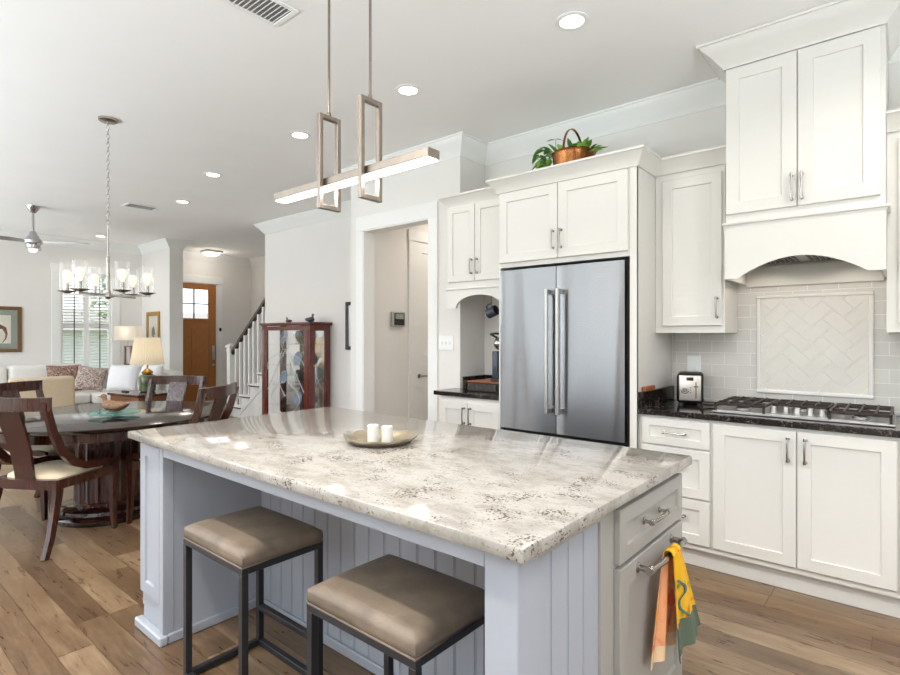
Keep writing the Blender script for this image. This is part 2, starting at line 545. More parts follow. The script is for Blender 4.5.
# ------------------------------------------------------------------ mesh builder
class MB:
    def __init__(self):
        self.bm = bmesh.new()
        self.X = Matrix.Identity(4)

    def at(self, m):
        self.X = m
        return self

    def _v(self, co):
        return self.bm.verts.new(self.X @ Vector(co))

    def _f(self, vs):
        try:
            return self.bm.faces.new(vs)
        except ValueError:
            return None

    def box(self, x0, x1, y0, y1, z0, z1, bev=0.0, seg=1):
        x0, x1 = min(x0, x1), max(x0, x1)
        y0, y1 = min(y0, y1), max(y0, y1)
        z0, z1 = min(z0, z1), max(z0, z1)
        p = [(x0, y0, z0), (x1, y0, z0), (x1, y1, z0), (x0, y1, z0), (x0, y0, z1), (x1, y0, z1), (x1, y1, z1), (x0, y1, z1)]
        v = [self._v(c) for c in p]
        fs = [self._f([v[i] for i in q]) for q in ((0, 3, 2, 1), (4, 5, 6, 7), (0, 1, 5, 4), (1, 2, 6, 5), (2, 3, 7, 6), (3, 0, 4, 7))]
        if bev > 0:
            es = list({e for f in fs for e in f.edges})
            bmesh.ops.bevel(self.bm, geom=es, offset=bev, segments=seg, affect='EDGES', profile=0.5, clamp_overlap=True)
        return self

    def quad(self, a, b, c, d):
        self._f([self._v(a), self._v(b), self._v(c), self._v(d)])
        return self

    def ring_loft(self, rings, cap=True, close=False):
        vs = [[self._v(p) for p in r] for r in rings]
        n = len(vs[0])
        m = len(vs)
        rng = range(m) if close else range(m - 1)
        for i in rng:
            a, b = vs[i], vs[(i + 1) % m]
            for j in range(n):
                self._f([a[j], a[(j + 1) % n], b[(j + 1) % n], b[j]])
        if cap and not close:
            self._f(list(reversed(vs[0])))
            self._f(vs[-1])
        return self

    def lathe(self, prof, c=(0, 0, 0), n=24, cap=True):
        rings = []
        for r, z in prof:
            r = max(r, 0.0004)
            rings.append([(c[0] + r * math.cos(2 * PI * k / n), c[1] + r * math.sin(2 * PI * k / n), c[2] + z) for k in range(n)])
        return self.ring_loft(rings, cap)

    def cyl(self, p0, p1, r0, r1=None, n=12):
        return self.tube([p0, p1], [r0, r0 if r1 is None else r1], n)

    def tube(self, pts, r, n=8, close=False):
        pts = [Vector(p) for p in pts]
        rs = r if isinstance(r, (list, tuple)) else [r] * len(pts)
        rings = []
        m = len(pts)
        prev = None
        for i, p in enumerate(pts):
            if close:
                t = pts[(i + 1) % m] - pts[i - 1]
            else:
                t = pts[min(i + 1, m - 1)] - pts[max(i - 1, 0)]
            t.normalize()
            if prev is None:
                a = Vector((0, 0, 1)) if abs(t.z) < 0.9 else Vector((1, 0, 0))
                u = t.cross(a).normalized()
            else:
                u = (prev - t * prev.dot(t)).normalized()
            prev = u
            w = t.cross(u)
            rings.append([tuple(p + (u * math.cos(2 * PI * k / n) + w * math.sin(2 * PI * k / n)) * rs[i]) for k in range(n)])
        return self.ring_loft(rings, True, close)

    def bar(self, pts, ws, hs, side=(1, 0, 0)):
        """rectangular section swept along pts; width along 'side', height across"""
        pts = [Vector(p) for p in pts]
        s0 = Vector(side)
        m = len(pts)
        ws = ws if isinstance(ws, (list, tuple)) else [ws] * m
        hs = hs if isinstance(hs, (list, tuple)) else [hs] * m
        rings = []
        for i, p in enumerate(pts):
            t = (pts[min(i + 1, m - 1)] - pts[max(i - 1, 0)]).normalized()
            s = (s0 - t * s0.dot(t)).normalized()
            u = t.cross(s)
            a, b = ws[i] / 2, hs[i] / 2
            rings.append([tuple(p + s * x + u * y) for x, y in ((-a, -b), (a, -b), (a, b), (-a, b))])
        return self.ring_loft(rings, True)

    def prism(self, poly, fn, d0, d1):
        """poly: 2D points (u,v); fn(u,v,d) -> 3D"""
        return self.ring_loft([[fn(u, v, d0) for u, v in poly], [fn(u, v, d1) for u, v in poly]], True)

    def pillow(self, c, sx, sy, sz, n=14, e=2.6, M4=None):
        """cushion: square outline, domed both sides; lies in XY, thick in Z"""
        X0 = self.X
        self.X = self.X @ Matrix.Translation(c) @ (M4 or Matrix.Identity(4))
        g = {}
        for s in (1, -1):
            for i in range(n + 1):
                for j in range(n + 1):
                    u, v = 2 * i / n - 1, 2 * j / n - 1
                    edge = i in (0, n) or j in (0, n)
                    if edge and s == -1:
                        g[(s, i, j)] = g[(1, i, j)]
                        continue
                    h = ((1 - abs(u) ** e) * (1 - abs(v) ** e)) ** 0.5
                    pinch = 1 - 0.06 * (abs(u) * abs(v)) ** 0 * (1 - abs(v) ** 2) * (abs(u) ** 3)
                    pinch2 = 1 - 0.06 * (1 - abs(u) ** 2) * (abs(v) ** 3)
                    g[(s, i, j)] = self._v((u * sx / 2 * pinch, v * sy / 2 * pinch2, s * h * sz / 2))
            for i in range(n):
                for j in range(n):
                    q = [g[(s, i, j)], g[(s, i + 1, j)], g[(s, i + 1, j + 1)], g[(s, i, j + 1)]]
                    self._f(q if s == 1 else q[::-1])
        self.X = X0
        return self

    def rbox(self, x0, x1, y0, y1, z0, z1, r=0.05, crown=0.0, n=10):
        """soft upholstered block: rounded box with an optional domed top"""
        self.box(x0, x1, y0, y1, z0, z1, r, 4)
        return self

    def ball(self, c, rx, ry, rz, n=14, m=8):
        rings = []
        for i in range(m + 1):
            a = PI * i / m
            rr = max(math.sin(a), 0.01)
            rings.append([(c[0] + rx * rr * math.cos(2 * PI * k / n), c[1] + ry * rr * math.sin(2 * PI * k / n), c[2] - rz * math.cos(a)) for k in range(n)])
        return self.ring_loft(rings, True)

    def leaf(self, base, d, length, width, droop=0.3, up=(0, 0, 1)):
        d = Vector(d).normalized()
        side = d.cross(Vector(up))
        if side.length < 0.1:
            side = Vector((1, 0, 0))
        side.normalize()
        nrm = side.cross(d).normalized()
        rows = []
        for t, w in ((0, 0.06), (0.2, 0.62), (0.45, 1.0), (0.7, 0.75), (0.9, 0.3), (1, 0.03)):
            p = Vector(base) + d * (length * t) - Vector((0, 0, 1)) * (droop * length * t * t)
            hw = width / 2 * w
            rows.append([p - side * hw + nrm * hw * 0.25, p, p + side * hw + nrm * hw * 0.25])
        vs = [[self._v(q) for q in r] for r in rows]
        for i in range(len(vs) - 1):
            for j in range(2):
                self._f([vs[i][j], vs[i][j + 1], vs[i + 1][j + 1], vs[i + 1][j]])
        return self

    def sweep_profile(self, path, prof, sgn=1, close=False):
        """prof: (offset from wall, z); path in XY; offset to the left (sgn=1) or right (-1) of travel, mitred"""
        P = [Vector(p) for p in path]
        rings = []
        m = len(P)
        for i, p in enumerate(P):
            d0 = (P[i] - P[i - 1]).normalized() if i > 0 else None
            d1 = (P[i + 1] - P[i]).normalized() if i < m - 1 else None
            if d0 is None:
                d0 = d1
            if d1 is None:
                d1 = d0
            n0 = Vector((-d0.y, d0.x)) * sgn
            n1 = Vector((-d1.y, d1.x)) * sgn
            nn = (n0 + n1)
            nn = nn / max(nn.length_squared / 2, 0.2)
            rings.append([(p.x + nn.x * o, p.y + nn.y * o, z) for o, z in prof])
        return self.ring_loft(rings, True)


def obj(name, mb, mat, parent=None, angle=35, world=True):
    """link the builder's shape as ONE mesh object; coordinates are world coordinates unless world=False"""
    bmesh.ops.recalc_face_normals(mb.bm, faces=mb.bm.faces[:])
    me = bpy.data.meshes.new(name)
    mb.bm.to_mesh(me)
    mb.bm.free()
    o = bpy.data.objects.new(name, me)
    C.objects.link(o)
    mats = mat if isinstance(mat, (list, tuple)) else [mat]
    for m in mats:
        me.materials.append(m)
    for p in me.polygons:
        p.use_smooth = True
    me.set_sharp_from_angle(angle=math.radians(angle))
    if parent is not None:
        o.parent = parent
        if world:
            ch = []
            q = parent
            while q is not None:
                ch.append(q)
                q = q.parent
            mw = Matrix.Identity(4)
            for q in reversed(ch):
                mw = mw @ q.matrix_basis
            me.transform(mw.inverted())
    else:
        xs = [v.co for v in me.vertices]
        if xs:
            lo = Vector((min(v.x for v in xs), min(v.y for v in xs), min(v.z for v in xs)))
            hi = Vector((max(v.x for v in xs), max(v.y for v in xs), max(v.z for v in xs)))
            b = Vector(((lo.x + hi.x) / 2, (lo.y + hi.y) / 2, lo.z))
            me.transform(Matrix.Translation(-b))
            o.location = b
    return o


def tag(o, label, cat, group=None, kind=None):
    if label:
        o['label'] = label
    if cat:
        o['category'] = cat
    if group:
        o['group'] = group
    if kind:
        o['kind'] = kind
    return o


def thing(name, label, cat, loc=(0, 0, 0), rz=0.0, group=None):
    o = bpy.data.objects.new(name, None)
    o.empty_display_size = 0.05
    C.objects.link(o)
    o.location = loc
    o.rotation_euler = (0, 0, rz)
    return tag(o, label, cat, group)


def struct(name, mb, mat, parent=None, **k):
    """a piece of the room shell, its origin at the world origin so textures follow the room"""
    bmesh.ops.recalc_face_normals(mb.bm, faces=mb.bm.faces[:])
    me = bpy.data.meshes.new(name)
    mb.bm.to_mesh(me)
    mb.bm.free()
    o = bpy.data.objects.new(name, me)
    C.objects.link(o)
    me.materials.append(mat)
    for p in me.polygons:
        p.use_smooth = True
    me.set_sharp_from_angle(angle=math.radians(30))
    if parent is None:
        o['kind'] = 'structure'
    else:
        o.parent = parent
    return o


def dup(root, loc, rz, label=None, group=None):
    r = root.copy()
    C.objects.link(r)
    r.location = loc
    r.rotation_euler = (0, 0, rz)
    if label:
        r['label'] = label
    if group:
        r['group'] = group
    for ch in list(root.children):
        c = ch.copy()
        C.objects.link(c)
        c.parent = r
        for g in list(ch.children):
            d = g.copy()
            C.objects.link(d)
            d.parent = c
    return r


def B(*a, **k):
    return MB().box(*a, **k)


# face frames: local (u, w, v): u along the face, v up, w outwards
def face_my(y):      # faces -Y: u = x, v = z
    return Matrix(((1, 0, 0, 0), (0, 0, -1, y), (0, 1, 0, 0), (0, 0, 0, 1)))


def face_px(x):      # faces +X: u = y, v = z
    return Matrix(((0, 0, 1, x), (1, 0, 0, 0), (0, 1, 0, 0), (0, 0, 0, 1)))


def shaker(mb, u0, u1, v0, v1, t=0.02, rail=0.06, rec=0.009, ch=0.008):
    """shaker door in face space (u, v, w): one shell with a recessed centre panel and a small bevel round it"""
    b = 0.0025

    def ring(i, w):
        return [(u0 + i, v0 + i, w), (u1 - i, v0 + i, w), (u1 - i, v1 - i, w), (u0 + i, v1 - i, w)]
    rings = [ring(0, 0), ring(0, t - b), ring(b, t), ring(rail, t), ring(rail + ch * 0.35, t - rec), ring(rail + ch, t - rec - 0.001)]
    mb.ring_loft(rings, True)
    return mb


def pull(mb, u, v, length, vertical, w0, stand=0.03, r=0.0052):
    """arched bar pull on two round feet, in face space"""
    h = length / 2
    pts = []
    for k in range(9):
        s = -1 + 2 * k / 8
        pts.append((s * h * 0.94, stand - 0.006 * s * s))

    def p(a, w):
        return (u, v + a, w0 + w) if vertical else (u + a, v, w0 + w)
    mb.tube([p(a, w) for a, w in pts], [r * 0.9 if abs(a) > h * 0.9 else r for a, w in pts], 8)
    for s in (-1, 1):
        a = s * h * 0.86
        mb.tube([p(a, 0.0), p(a, 0.003), p(a, 0.005), p(a, stand - 0.004)], [r * 1.9, r * 1.9, r * 0.95, r * 0.95], 10)
        mb.tube([p(a - s * 0.006, stand - 0.005), p(a + s * 0.008, stand - 0.0055)], r * 1.45, 8)
    return mb


# crown profiles (offset, z)
def crown_prof(ztop, h, d):
    return [(0, ztop - h), (0.010, ztop - h), (0.014, ztop - h + 0.012), (d * 0.30, ztop - h * 0.72), (d * 0.55, ztop - h * 0.45),
            (d * 0.86, ztop - h * 0.20), (d * 0.90, ztop - 0.016), (d, ztop - 0.014), (d, ztop), (0, ztop)]


H = 3.05

# ================================================================== ROOM SHELL
WX = -11.07     # window / front-door wall plane
RX = 3.0        # right wall
RY = -3.2       # rear wall
KY = 3.94       # kitchen back wall
struct('floor', B(WX - 0.12, RX + 0.12, RY - 0.12, 6.42, -0.1, 0), M['floor'])
struct('ceiling', B(WX - 0.12, RX + 0.12, RY - 0.12, 6.42, H, H + 0.1), M['ceiling'])


def holed_wall(mb, axis, a0, a1, t0, t1, holes, z1=H):
    """wall slab along 'axis' from a0 to a1, thickness t0..t1, rectangular holes (b0,b1,z0,z1)"""
    def bx(u0, u1, za, zb):
        if u1 - u0 < 1e-4 or zb - za < 1e-4:
            return
        if axis == 'x':
            mb.box(u0, u1, t0, t1, za, zb)
        else:
            mb.box(t0, t1, u0, u1, za, zb)
    cur = a0
    for b0, b1, za, zb in sorted(holes):
        bx(cur, b0, 0, z1)
        bx(b0, b1, 0, za)
        bx(b0, b1, zb, z1)
        cur = b1
    bx(cur, a1, 0, z1)
    return mb


WIN = (2.77, 3.55, 0.72, 2.46)      # living-room window seen in the photograph (y0,y1,z0,z1)
DOOR = (4.585, 5.515, 0.0, 2.44)
REAR = [(-10.4, -7.6, 0.4, 2.5), (-6.5, -3.5, 0.4, 2.5), (-2.4, 1.2, 0.4, 2.5)]
struct('wall_left', holed_wall(MB(), 'y', RY, 6.42, WX - 0.12, WX, [WIN, DOOR]), M['wall'])
struct('wall_rear', holed_wall(MB(), 'x', WX, RX, RY - 0.12, RY, REAR), M['wall'])
struct('wall_right', holed_wall(MB(), 'y', RY, 6.42, RX, RX + 0.12, [(-1.1, 1.5, 0.45, 2.45)]), M['wall'])
struct('wall_kitchen', B(-2.92, RX, KY, KY + 0.12, 0, H), M['wall'])
struct('wall_niche_side', B(-3.04, -2.92, 3.71, KY + 0.12, 0, H), M['wall'])
struct('wall_hall_front', holed_wall(MB(), 'x', -4.37, -2.92, 3.59, 3.71, [(-4.17, -3.27, 0, 2.42)]), M['wall'])
struct('wall_hall_left', B(-4.37, -4.25, 3.71, 6.3, 0, H), M['wall'])
struct('wall_hall_right', B(-3.04, -2.92, KY + 0.12, 6.3, 0, H), M['wall'])
struct('wall_china', B(-7.43, -4.37, 4.45, 4.57, 0, H), M['wall'])
struct('wall_foyer', B(WX, RX, 6.30, 6.42, 0, H), M['wall'])
struct('wall_pier', B(WX, -9.854, 4.06, 4.29, 0, H), M['wall'])

# crown mouldings
p1 = [(RX, KY), (-0.085, KY)]
cp = crown_prof(H - 0.002, 0.15, 0.12)
struct('trim_1', MB().sweep_profile([(RX, KY), (-0.10, KY)], cp, 1), M['trimw'])
struct('trim_2', MB().sweep_profile([(-0.78, KY), (-2.92, KY), (-2.92, 3.59), (-4.37, 3.59), (-4.37, 4.45), (-7.43, 4.45), (-7.43, 4.57), (-4.6, 4.57)], cp, 1), M['trimw'])
struct('trim_3', MB().sweep_profile([(WX, RY), (WX, 4.06), (-9.854, 4.06), (-9.854, 4.29), (WX, 4.29), (WX, 6.30), (-4.4, 6.30)], cp, -1), M['trimw'])

# baseboards
bp_ = [(0, 0), (0.016, 0), (0.016, 0.11), (0.010, 0.13), (0.010, 0.14), (0, 0.14)]
struct('baseboard_china', MB().sweep_profile([(-4.275, 3.59), (-4.37, 3.59), (-4.37, 4.45), (-7.43, 4.45), (-7.43, 4.57)], bp_, 1), M['trimw'])
struct('baseboard_left', MB().sweep_profile([(WX, RY), (WX, 4.06), (-9.854, 4.06), (-9.854, 4.29), (WX, 4.29), (WX, 4.47)], bp_, -1), M['trimw'])
struct('baseboard_foyer', MB().sweep_profile([(WX, 5.63), (WX, 6.30), (-9.2, 6.30)], bp_, -1), M['trimw'])

# cased opening to the hall
mb = MB()
for y0, y1 in ((3.572, 3.59), (3.71, 3.728)):
    mb.box(-4.272, -4.165, y0, y1, 0, 2.415, 0.003)
    mb.box(-3.275, -3.168, y0, y1, 0, 2.415, 0.003)
    mb.box(-4.272, -3.168, y0, y1, 2.415, 2.555, 0.003)
mb.box(-4.172, -4.155, 3.58, 3.72, 0, 2.42)
mb.box(-3.285, -3.268, 3.58, 3.72, 0, 2.42)
mb.box(-4.172, -3.268, 3.58, 3.72, 2.405, 2.422)
struct('trim_4', mb, M['trimw'])

# hall door on the hall's left wall
hd = bpy.data.objects.new('door_2', None)
C.objects.link(hd)
hd['kind'] = 'structure'
f = face_px(-4.25)
mb = MB().at(f)
mb.box(4.305, 4.40, 0, 2.43, 0, 0.02, 0.003)
mb.box(5.20, 5.295, 0, 2.43, 0, 0.02, 0.003)
mb.box(4.295, 5.305, 2.43, 2.55, 0, 0.024, 0.003)
struct('door_frame', mb, M['trimw'], hd)
mb = MB().at(f)
mb.box(4.402, 5.198, 0.01, 2.425, 0.0, 0.006)
for v0, v1 in ((0.01, 1.02), (1.02, 2.425)):
    mb.at(f @ Matrix.Translation((0, 0, 0.005)))
    shaker(mb, 4.402, 5.198, v0, v1, 0.008, 0.115, 0.007, 0.02)
struct('door_panel', mb, M['trimw'], hd)
mb = MB().at(f)
mb.tube([(4.47, 0.905, 0.012), (4.47, 0.905, 0.018)], 0.027, 16)
mb.tube([(4.47, 0.905, 0.016), (4.47, 0.905, 0.055)], 0.010, 10)
mb.tube([(4.462, 0.905, 0.055), (4.52, 0.907, 0.057), (4.585, 0.900, 0.052)], [0.010, 0.009, 0.007], 10)
struct('door_handle', mb, M['nickel'], hd)

# front door
fd = bpy.data.objects.new('door_1', None)
C.objects.link(fd)
fd['kind'] = 'structure'
f = face_px(WX)
mb = MB().at(f)
mb.box(4.47, 4.585, 0, 2.44, 0, 0.02, 0.003)
mb.box(5.515, 5.63, 0, 2.44, 0, 0.02, 0.003)
mb.box(4.46, 5.64, 2.44, 2.59, 0, 0.024, 0.003)
mb.box(4.585, 4.60, 0, 2.44, -0.12, 0.0)
mb.box(5.50, 5.515, 0, 2.44, -0.12, 0.0)
mb.box(4.585, 5.515, 2.425, 2.44, -0.12, 0.0)
struct('door_frame', mb, M['trimw'], fd)
g0, g1, gz0, gz1 = 4.76, 5.345, 1.72, 2.315
mb = MB().at(f)
for (u0, u1, v0, v1) in ((4.60, g0, 0.01, 2.425), (g1, 5.50, 0.01, 2.425), (g0, g1, gz1, 2.425), (g0, g1, 1.52, gz0), (g0, g1, 0.01, 0.26), (5.0, 5.105, 0.26, 1.52)):
    mb.box(u0, u1, v0, v1, -0.055, -0.01)
mb.box(g0, 5.0, 0.26, 1.52, -0.045, -0.022)
mb.box(5.105, g1, 0.26, 1.52, -0.045, -0.022)
mb.box(g0 - 0.02, g1 + 0.02, gz0 - 0.05, gz0 - 0.01, -0.012, 0.006, 0.003)
struct('door_panel', mb, M['doorwood'], fd)
mb = MB().at(f)
mb.box(5.043, 5.061, gz0, gz1, -0.05, -0.018)
mb.box(g0, g1, 2.008, 2.028, -0.05, -0.018)
struct('glazing_bars', mb, M['black'], fd)
mb = MB().at(f)
mb.box(g0, g1, gz0, gz1, -0.036, -0.032)
struct('door_glass', mb, M['wglass'], fd)
mb = MB().at(f)
mb.box(5.415, 5.465, 0.86, 1.16, -0.012, 0.012, 0.004)
mb.tube([(5.44, 0.90, 0.01), (5.44, 0.91, 0.05), (5.44, 1.01, 0.055), (5.44, 1.03, 0.01)], 0.009, 8)
mb.tube([(5.44, 0.76, -0.012), (5.44, 0.76, 0.01)], 0.026, 14)
struct('door_handle', mb, M['steel2'], fd)

# living-room window with blinds
wd = bpy.data.objects.new('window_1', None)
C.objects.link(wd)
wd['kind'] = 'structure'
y0, y1, z0, z1 = WIN
mb = MB().at(f)
mb.box(y0 - 0.13, y0, z0, z1, 0, 0.02, 0.003)
mb.box(y1, y1 + 0.13, z0, z1, 0, 0.02, 0.003)
mb.box(y0 - 0.14, y1 + 0.14, z1, z1 + 0.14, 0, 0.024, 0.003)
mb.box(y0 - 0.15, y1 + 0.15, z0 - 0.035, z0, 0, 0.05, 0.004)
mb.box(y0 - 0.13, y1 + 0.13, z0 - 0.13, z0 - 0.035, 0, 0.018, 0.003)
struct('window_trim', mb, M['trimw'], wd)
mb = MB().at(f)
ym = (y0 + y1) / 2
for a, b in ((y0, ym), (ym, y1)):
    for za, zb in ((z0, 1.545), (1.545, z1)):
        mb.box(a, a + 0.042, za, zb, -0.09, -0.03)
        mb.box(b - 0.042, b, za, zb, -0.09, -0.03)
        mb.box(a + 0.042, b - 0.042, za, za + 0.045, -0.09, -0.03)
        mb.box(a + 0.042, b - 0.042, zb - 0.045, zb, -0.09, -0.03)
struct('window_frame', mb, M['trimw'], wd)
mb = MB().at(f)
mb.box(y0 + 0.02, y1 - 0.02, z0 + 0.02, z1 - 0.02, -0.064, -0.060)
struct('window_glass', mb, M['wglass'], wd)
for a, b in ((y0 + 0.045, ym - 0.045), (ym + 0.045, y1 - 0.045)):
    mb = MB().at(f)
    z = z0 + 0.06
    while z < z1 - 0.05:
        mb.at(f @ Matrix.Translation((0, z, -0.012)) @ Matrix.Rotation(math.radians(-24), 4, 'X'))
        mb.box(a, b, -0.0016, 0.0016, -0.022, 0.022)
        z += 0.052
    mb.at(f)
    struct('window_blind', mb, M['blind'], wd)
    mb = MB().at(f)
    mb.box((a + b) / 2 - 0.007, (a + b) / 2 + 0.007, z0 + 0.04, z1 - 0.04, 0.012, 0.02)
    struct('blind_tilt_rod', mb, M['iron'], wd)

# rear and right windows (behind the camera; their light and reflections reach the room)
for i, (a, b, za, zb) in enumerate(REAR):
    mb = MB()
    for k in range(4):
        x = a + (b - a) * k / 3
        mb.box(x - 0.03, x + 0.03, RY - 0.1, RY - 0.03, za, zb)
    for z in (za, zb):
        mb.box(a - 0.08, b + 0.08, RY - 0.02, RY + 0.02, z - 0.05, z + 0.05)
    struct('window_%d' % (i + 2), mb, M['trimw'])
mb = MB()
for k in range(4):
    y = -1.1 + 2.6 * k / 3
    mb.box(RX + 0.03, RX + 0.1, y - 0.03, y + 0.03, 0.45, 2.45)
struct('window_5', mb, M['trimw'])

# outside: lawn, a neighbouring house and shrubs beyond the front window
struct('ground_outside', B(-40, 20, -30, 30, -0.4, -0.12), M['grass'])
hs = thing('neighbouring_house', 'pale blue house seen through the blinds of the front window', 'house', (-17.0, 5.6, -0.12))
obj('wall', B(-18.5, -16.5, 3.6, 8.5, -0.12, 1.5), M['ext'], hs)
obj('roof', MB().prism([(-18.8, 1.5), (-16.2, 1.5), (-17.5, 2.1)], lambda u, v, d: (u, d, v), 3.4, 8.7), M['concrete'], hs)
sh = thing('garden_tree', 'green leafy tree outside the right half of the front window', 'tree', (-14.6, 4.9, -0.12))
mb = MB()
for k in range(900):
    a, b_ = random.uniform(0, 2 * PI), random.gauss(0, 0.42)
    p = (-14.6 + random.gauss(0, 0.4), 4.95 + random.gauss(0, 0.36), 2.35 + b_ * 1.0)
    mb.leaf(p, (math.cos(a), math.sin(a), random.uniform(-0.5, 0.7)), 0.16, 0.10, 0.2)
obj('foliage', mb, M['leaf'], sh)
obj('trunk', MB().tube([(-14.6, 4.9, -0.12), (-14.62, 4.92, 1.2), (-14.6, 4.9, 2.3)], [0.08, 0.06, 0.03], 8), M['sidewood'], sh)

# ================================================================== KITCHEN WALL
struct('trim_5', B(-1.262, 1.4, 3.930, 3.9395, 0.92, 1.70), M['tile'])   # subway-tile backsplash

# herringbone tile panel behind the range
hp = thing('tile_panel', 'framed herringbone tile panel on the backsplash above the cooktop', 'tile panel', (-0.44, 3.93, 1.0))
px0, px1, pz0, pz1 = -0.738, -0.146, 1.0, 1.62
mb = MB()
mb.at(face_my(3.931))
for (u0, u1, v0, v1) in ((px0, px1, pz0, pz0 + 0.022), (px0, px1, pz1 - 0.022, pz1), (px0, px0 + 0.022, pz0 + 0.022, pz1 - 0.022), (px1 - 0.022, px1, pz0 + 0.022, pz1 - 0.022)):
    mb.box(u0, u1, v0, v1, 0, 0.018, 0.005, 2)
obj('panel_frame', mb, M['grout'], hp)
obj('panel_grout', B(px0 + 0.01, px1 - 0.01, 3.924, 3.931, pz0 + 0.01, pz1 - 0.01), M['grout'], hp)
mb = MB()
cu, cv = (px0 + px1) / 2, (pz0 + pz1) / 2
w_ = 0.074
gap = 0.003
fm = face_my(3.925) @ Matrix.Translation((cu, cv, 0)) @ Matrix.Rotation(PI / 4, 4, 'Z')
for i in range(-9, 10):
    for j in range(-6, 7):
        # herringbone: unit cell shift
        ox = i * w_ + j * 2 * w_
        oy = i * w_ - j * 2 * w_
        mb.at(fm)
        mb.box(ox + gap / 2, ox + 2 * w_ - gap / 2, oy + gap / 2, oy + w_ - gap / 2, 0, 0.0035, 0.001)
        mb.box(ox + gap / 2, ox + w_ - gap / 2, oy + w_ + gap / 2, oy + 3 * w_ - gap / 2, 0, 0.0035, 0.001)
for co, no in (((px0 + 0.02, 0, 0), (-1, 0, 0)), ((px1 - 0.02, 0, 0), (1, 0, 0)), ((0, 0, pz0 + 0.02), (0, 0, -1)), ((0, 0, pz1 - 0.02), (0, 0, 1))):
    bmesh.ops.bisect_plane(mb.bm, geom=mb.bm.verts[:] + mb.bm.edges[:] + mb.bm.faces[:], plane_co=co, plane_no=no, clear_outer=True)
obj('herringbone_tiles', mb, M['tilep'], hp)


def cab_door(parent, fr, u0, u1, v0, v1, hs_=None, t=0.02, mat='cab', hlen=0.135, rail=0.06, name='door'):
    """hs_: (u, v, vertical) of the pull"""
    mb = MB().at(fr)
    shaker(mb, u0, u1, v0, v1, t, rail)
    d = obj(name, mb, M[mat], parent)
    if hs_:
        mb = MB().at(fr)
        pull(mb, hs_[0], hs_[1], hlen, hs_[2], t)
        obj('handle', mb, M['nickel'], d)
    return d


FY = 3.335      # base-cabinet face-frame plane
DF = face_my(FY)


def base_cab(name, label, x0, x1, fy=FY, toe=True):
    t = thing(name, label, 'cabinet', ((x0 + x1) / 2, (fy + KY) / 2, 0))
    mb = MB()
    mb.box(x0, x1, fy, KY - 0.005, 0.115, 0.878)
    mb.box(x0, x1, fy + 0.055, fy + 0.075, 0.0, 0.118)
    obj('body', mb, M['cab'], t)
    return t


rb = base_cab('range_base_cabinet', 'white two-door base cabinet directly below the gas cooktop', -0.858, -0.032)
cab_door(rb, DF, -0.845, -0.4425, 0.15, 0.862, (-0.478, 0.765, True))
cab_door(rb, DF, -0.4375, -0.035, 0.15, 0.862, (-0.402, 0.765, True))
ds = base_cab('drawer_cabinet', 'white three-drawer base cabinet under the toaster, beside the refrigerator surround', -1.272, -0.858)
for v0, v1 in ((0.705, 0.862), (0.415, 0.695), (0.15, 0.405)):
    cab_door(ds, DF, -1.252, -0.862, v0, v1, (-1.057, (v0 + v1) / 2 if v1 - v0 < 0.2 else v1 - 0.10, False), rail=0.045 if v1 - v0 < 0.2 else 0.055, name='drawer')
db = base_cab('drawer_cabinet', 'white drawer base cabinet cut off by the photo edge, right of the cooktop doors', -0.032, 0.42)
for v0, v1 in ((0.56, 0.862), (0.15, 0.55)):
    cab_door(db, DF, -0.022, 0.41, v0, v1, (0.195, v1 - 0.1, False), name='drawer')

ct = thing('granite_countertop', 'black granite countertop running under the toaster and gas cooktop', 'countertop', (-0.2, 3.62, 0.88))
mb = MB()
mb.box(-1.274, 1.4, 3.302, 3.938, 0.88, 0.914, 0.004)
obj('slab', mb, M['dgranite'], ct)
mb = MB()
mb.box(-1.274, -1.252, 3.315, 3.928, 0.914, 1.012, 0.003)
obj('side_splash', mb, M['dgranite'], ct)

# upper cabinet left of the hood
UF = face_my(3.615)


def small_crown(path, sgn, ztop=2.505, h=0.092, d=0.075):
    return MB().sweep_profile(path, crown_prof(ztop, h, d), sgn)


uc = thing('wall_cabinet', 'tall white single-door wall cabinet between refrigerator surround and range hood', 'cabinet', (-1.05, 3.78, 1.38))
obj('body', B(-1.273, -0.852, 3.615, KY - 0.012, 1.38, 2.43), M['cab'], uc)
cab_door(uc, UF, -1.222, -0.866, 1.425, 2.37, (-0.892, 1.535, True))
obj('crown', small_crown([(-0.816, 3.61), (-1.273, 3.61)], 1), M['cab'], uc)
uc2 = thing('wall_cabinet', 'white wall cabinet right of the range hood, cut off by the photo edge', 'cabinet', (0.2, 3.78, 1.38))
obj('body', B(-0.0815, 0.42, 3.615, KY - 0.012, 1.38, 2.43), M['cab'], uc2)
cab_door(uc2, UF, -0.035, 0.41, 1.425, 2.37, None)
obj('crown', small_crown([(0.42, 3.61), (-0.0815, 3.61)], 1), M['cab'], uc2)

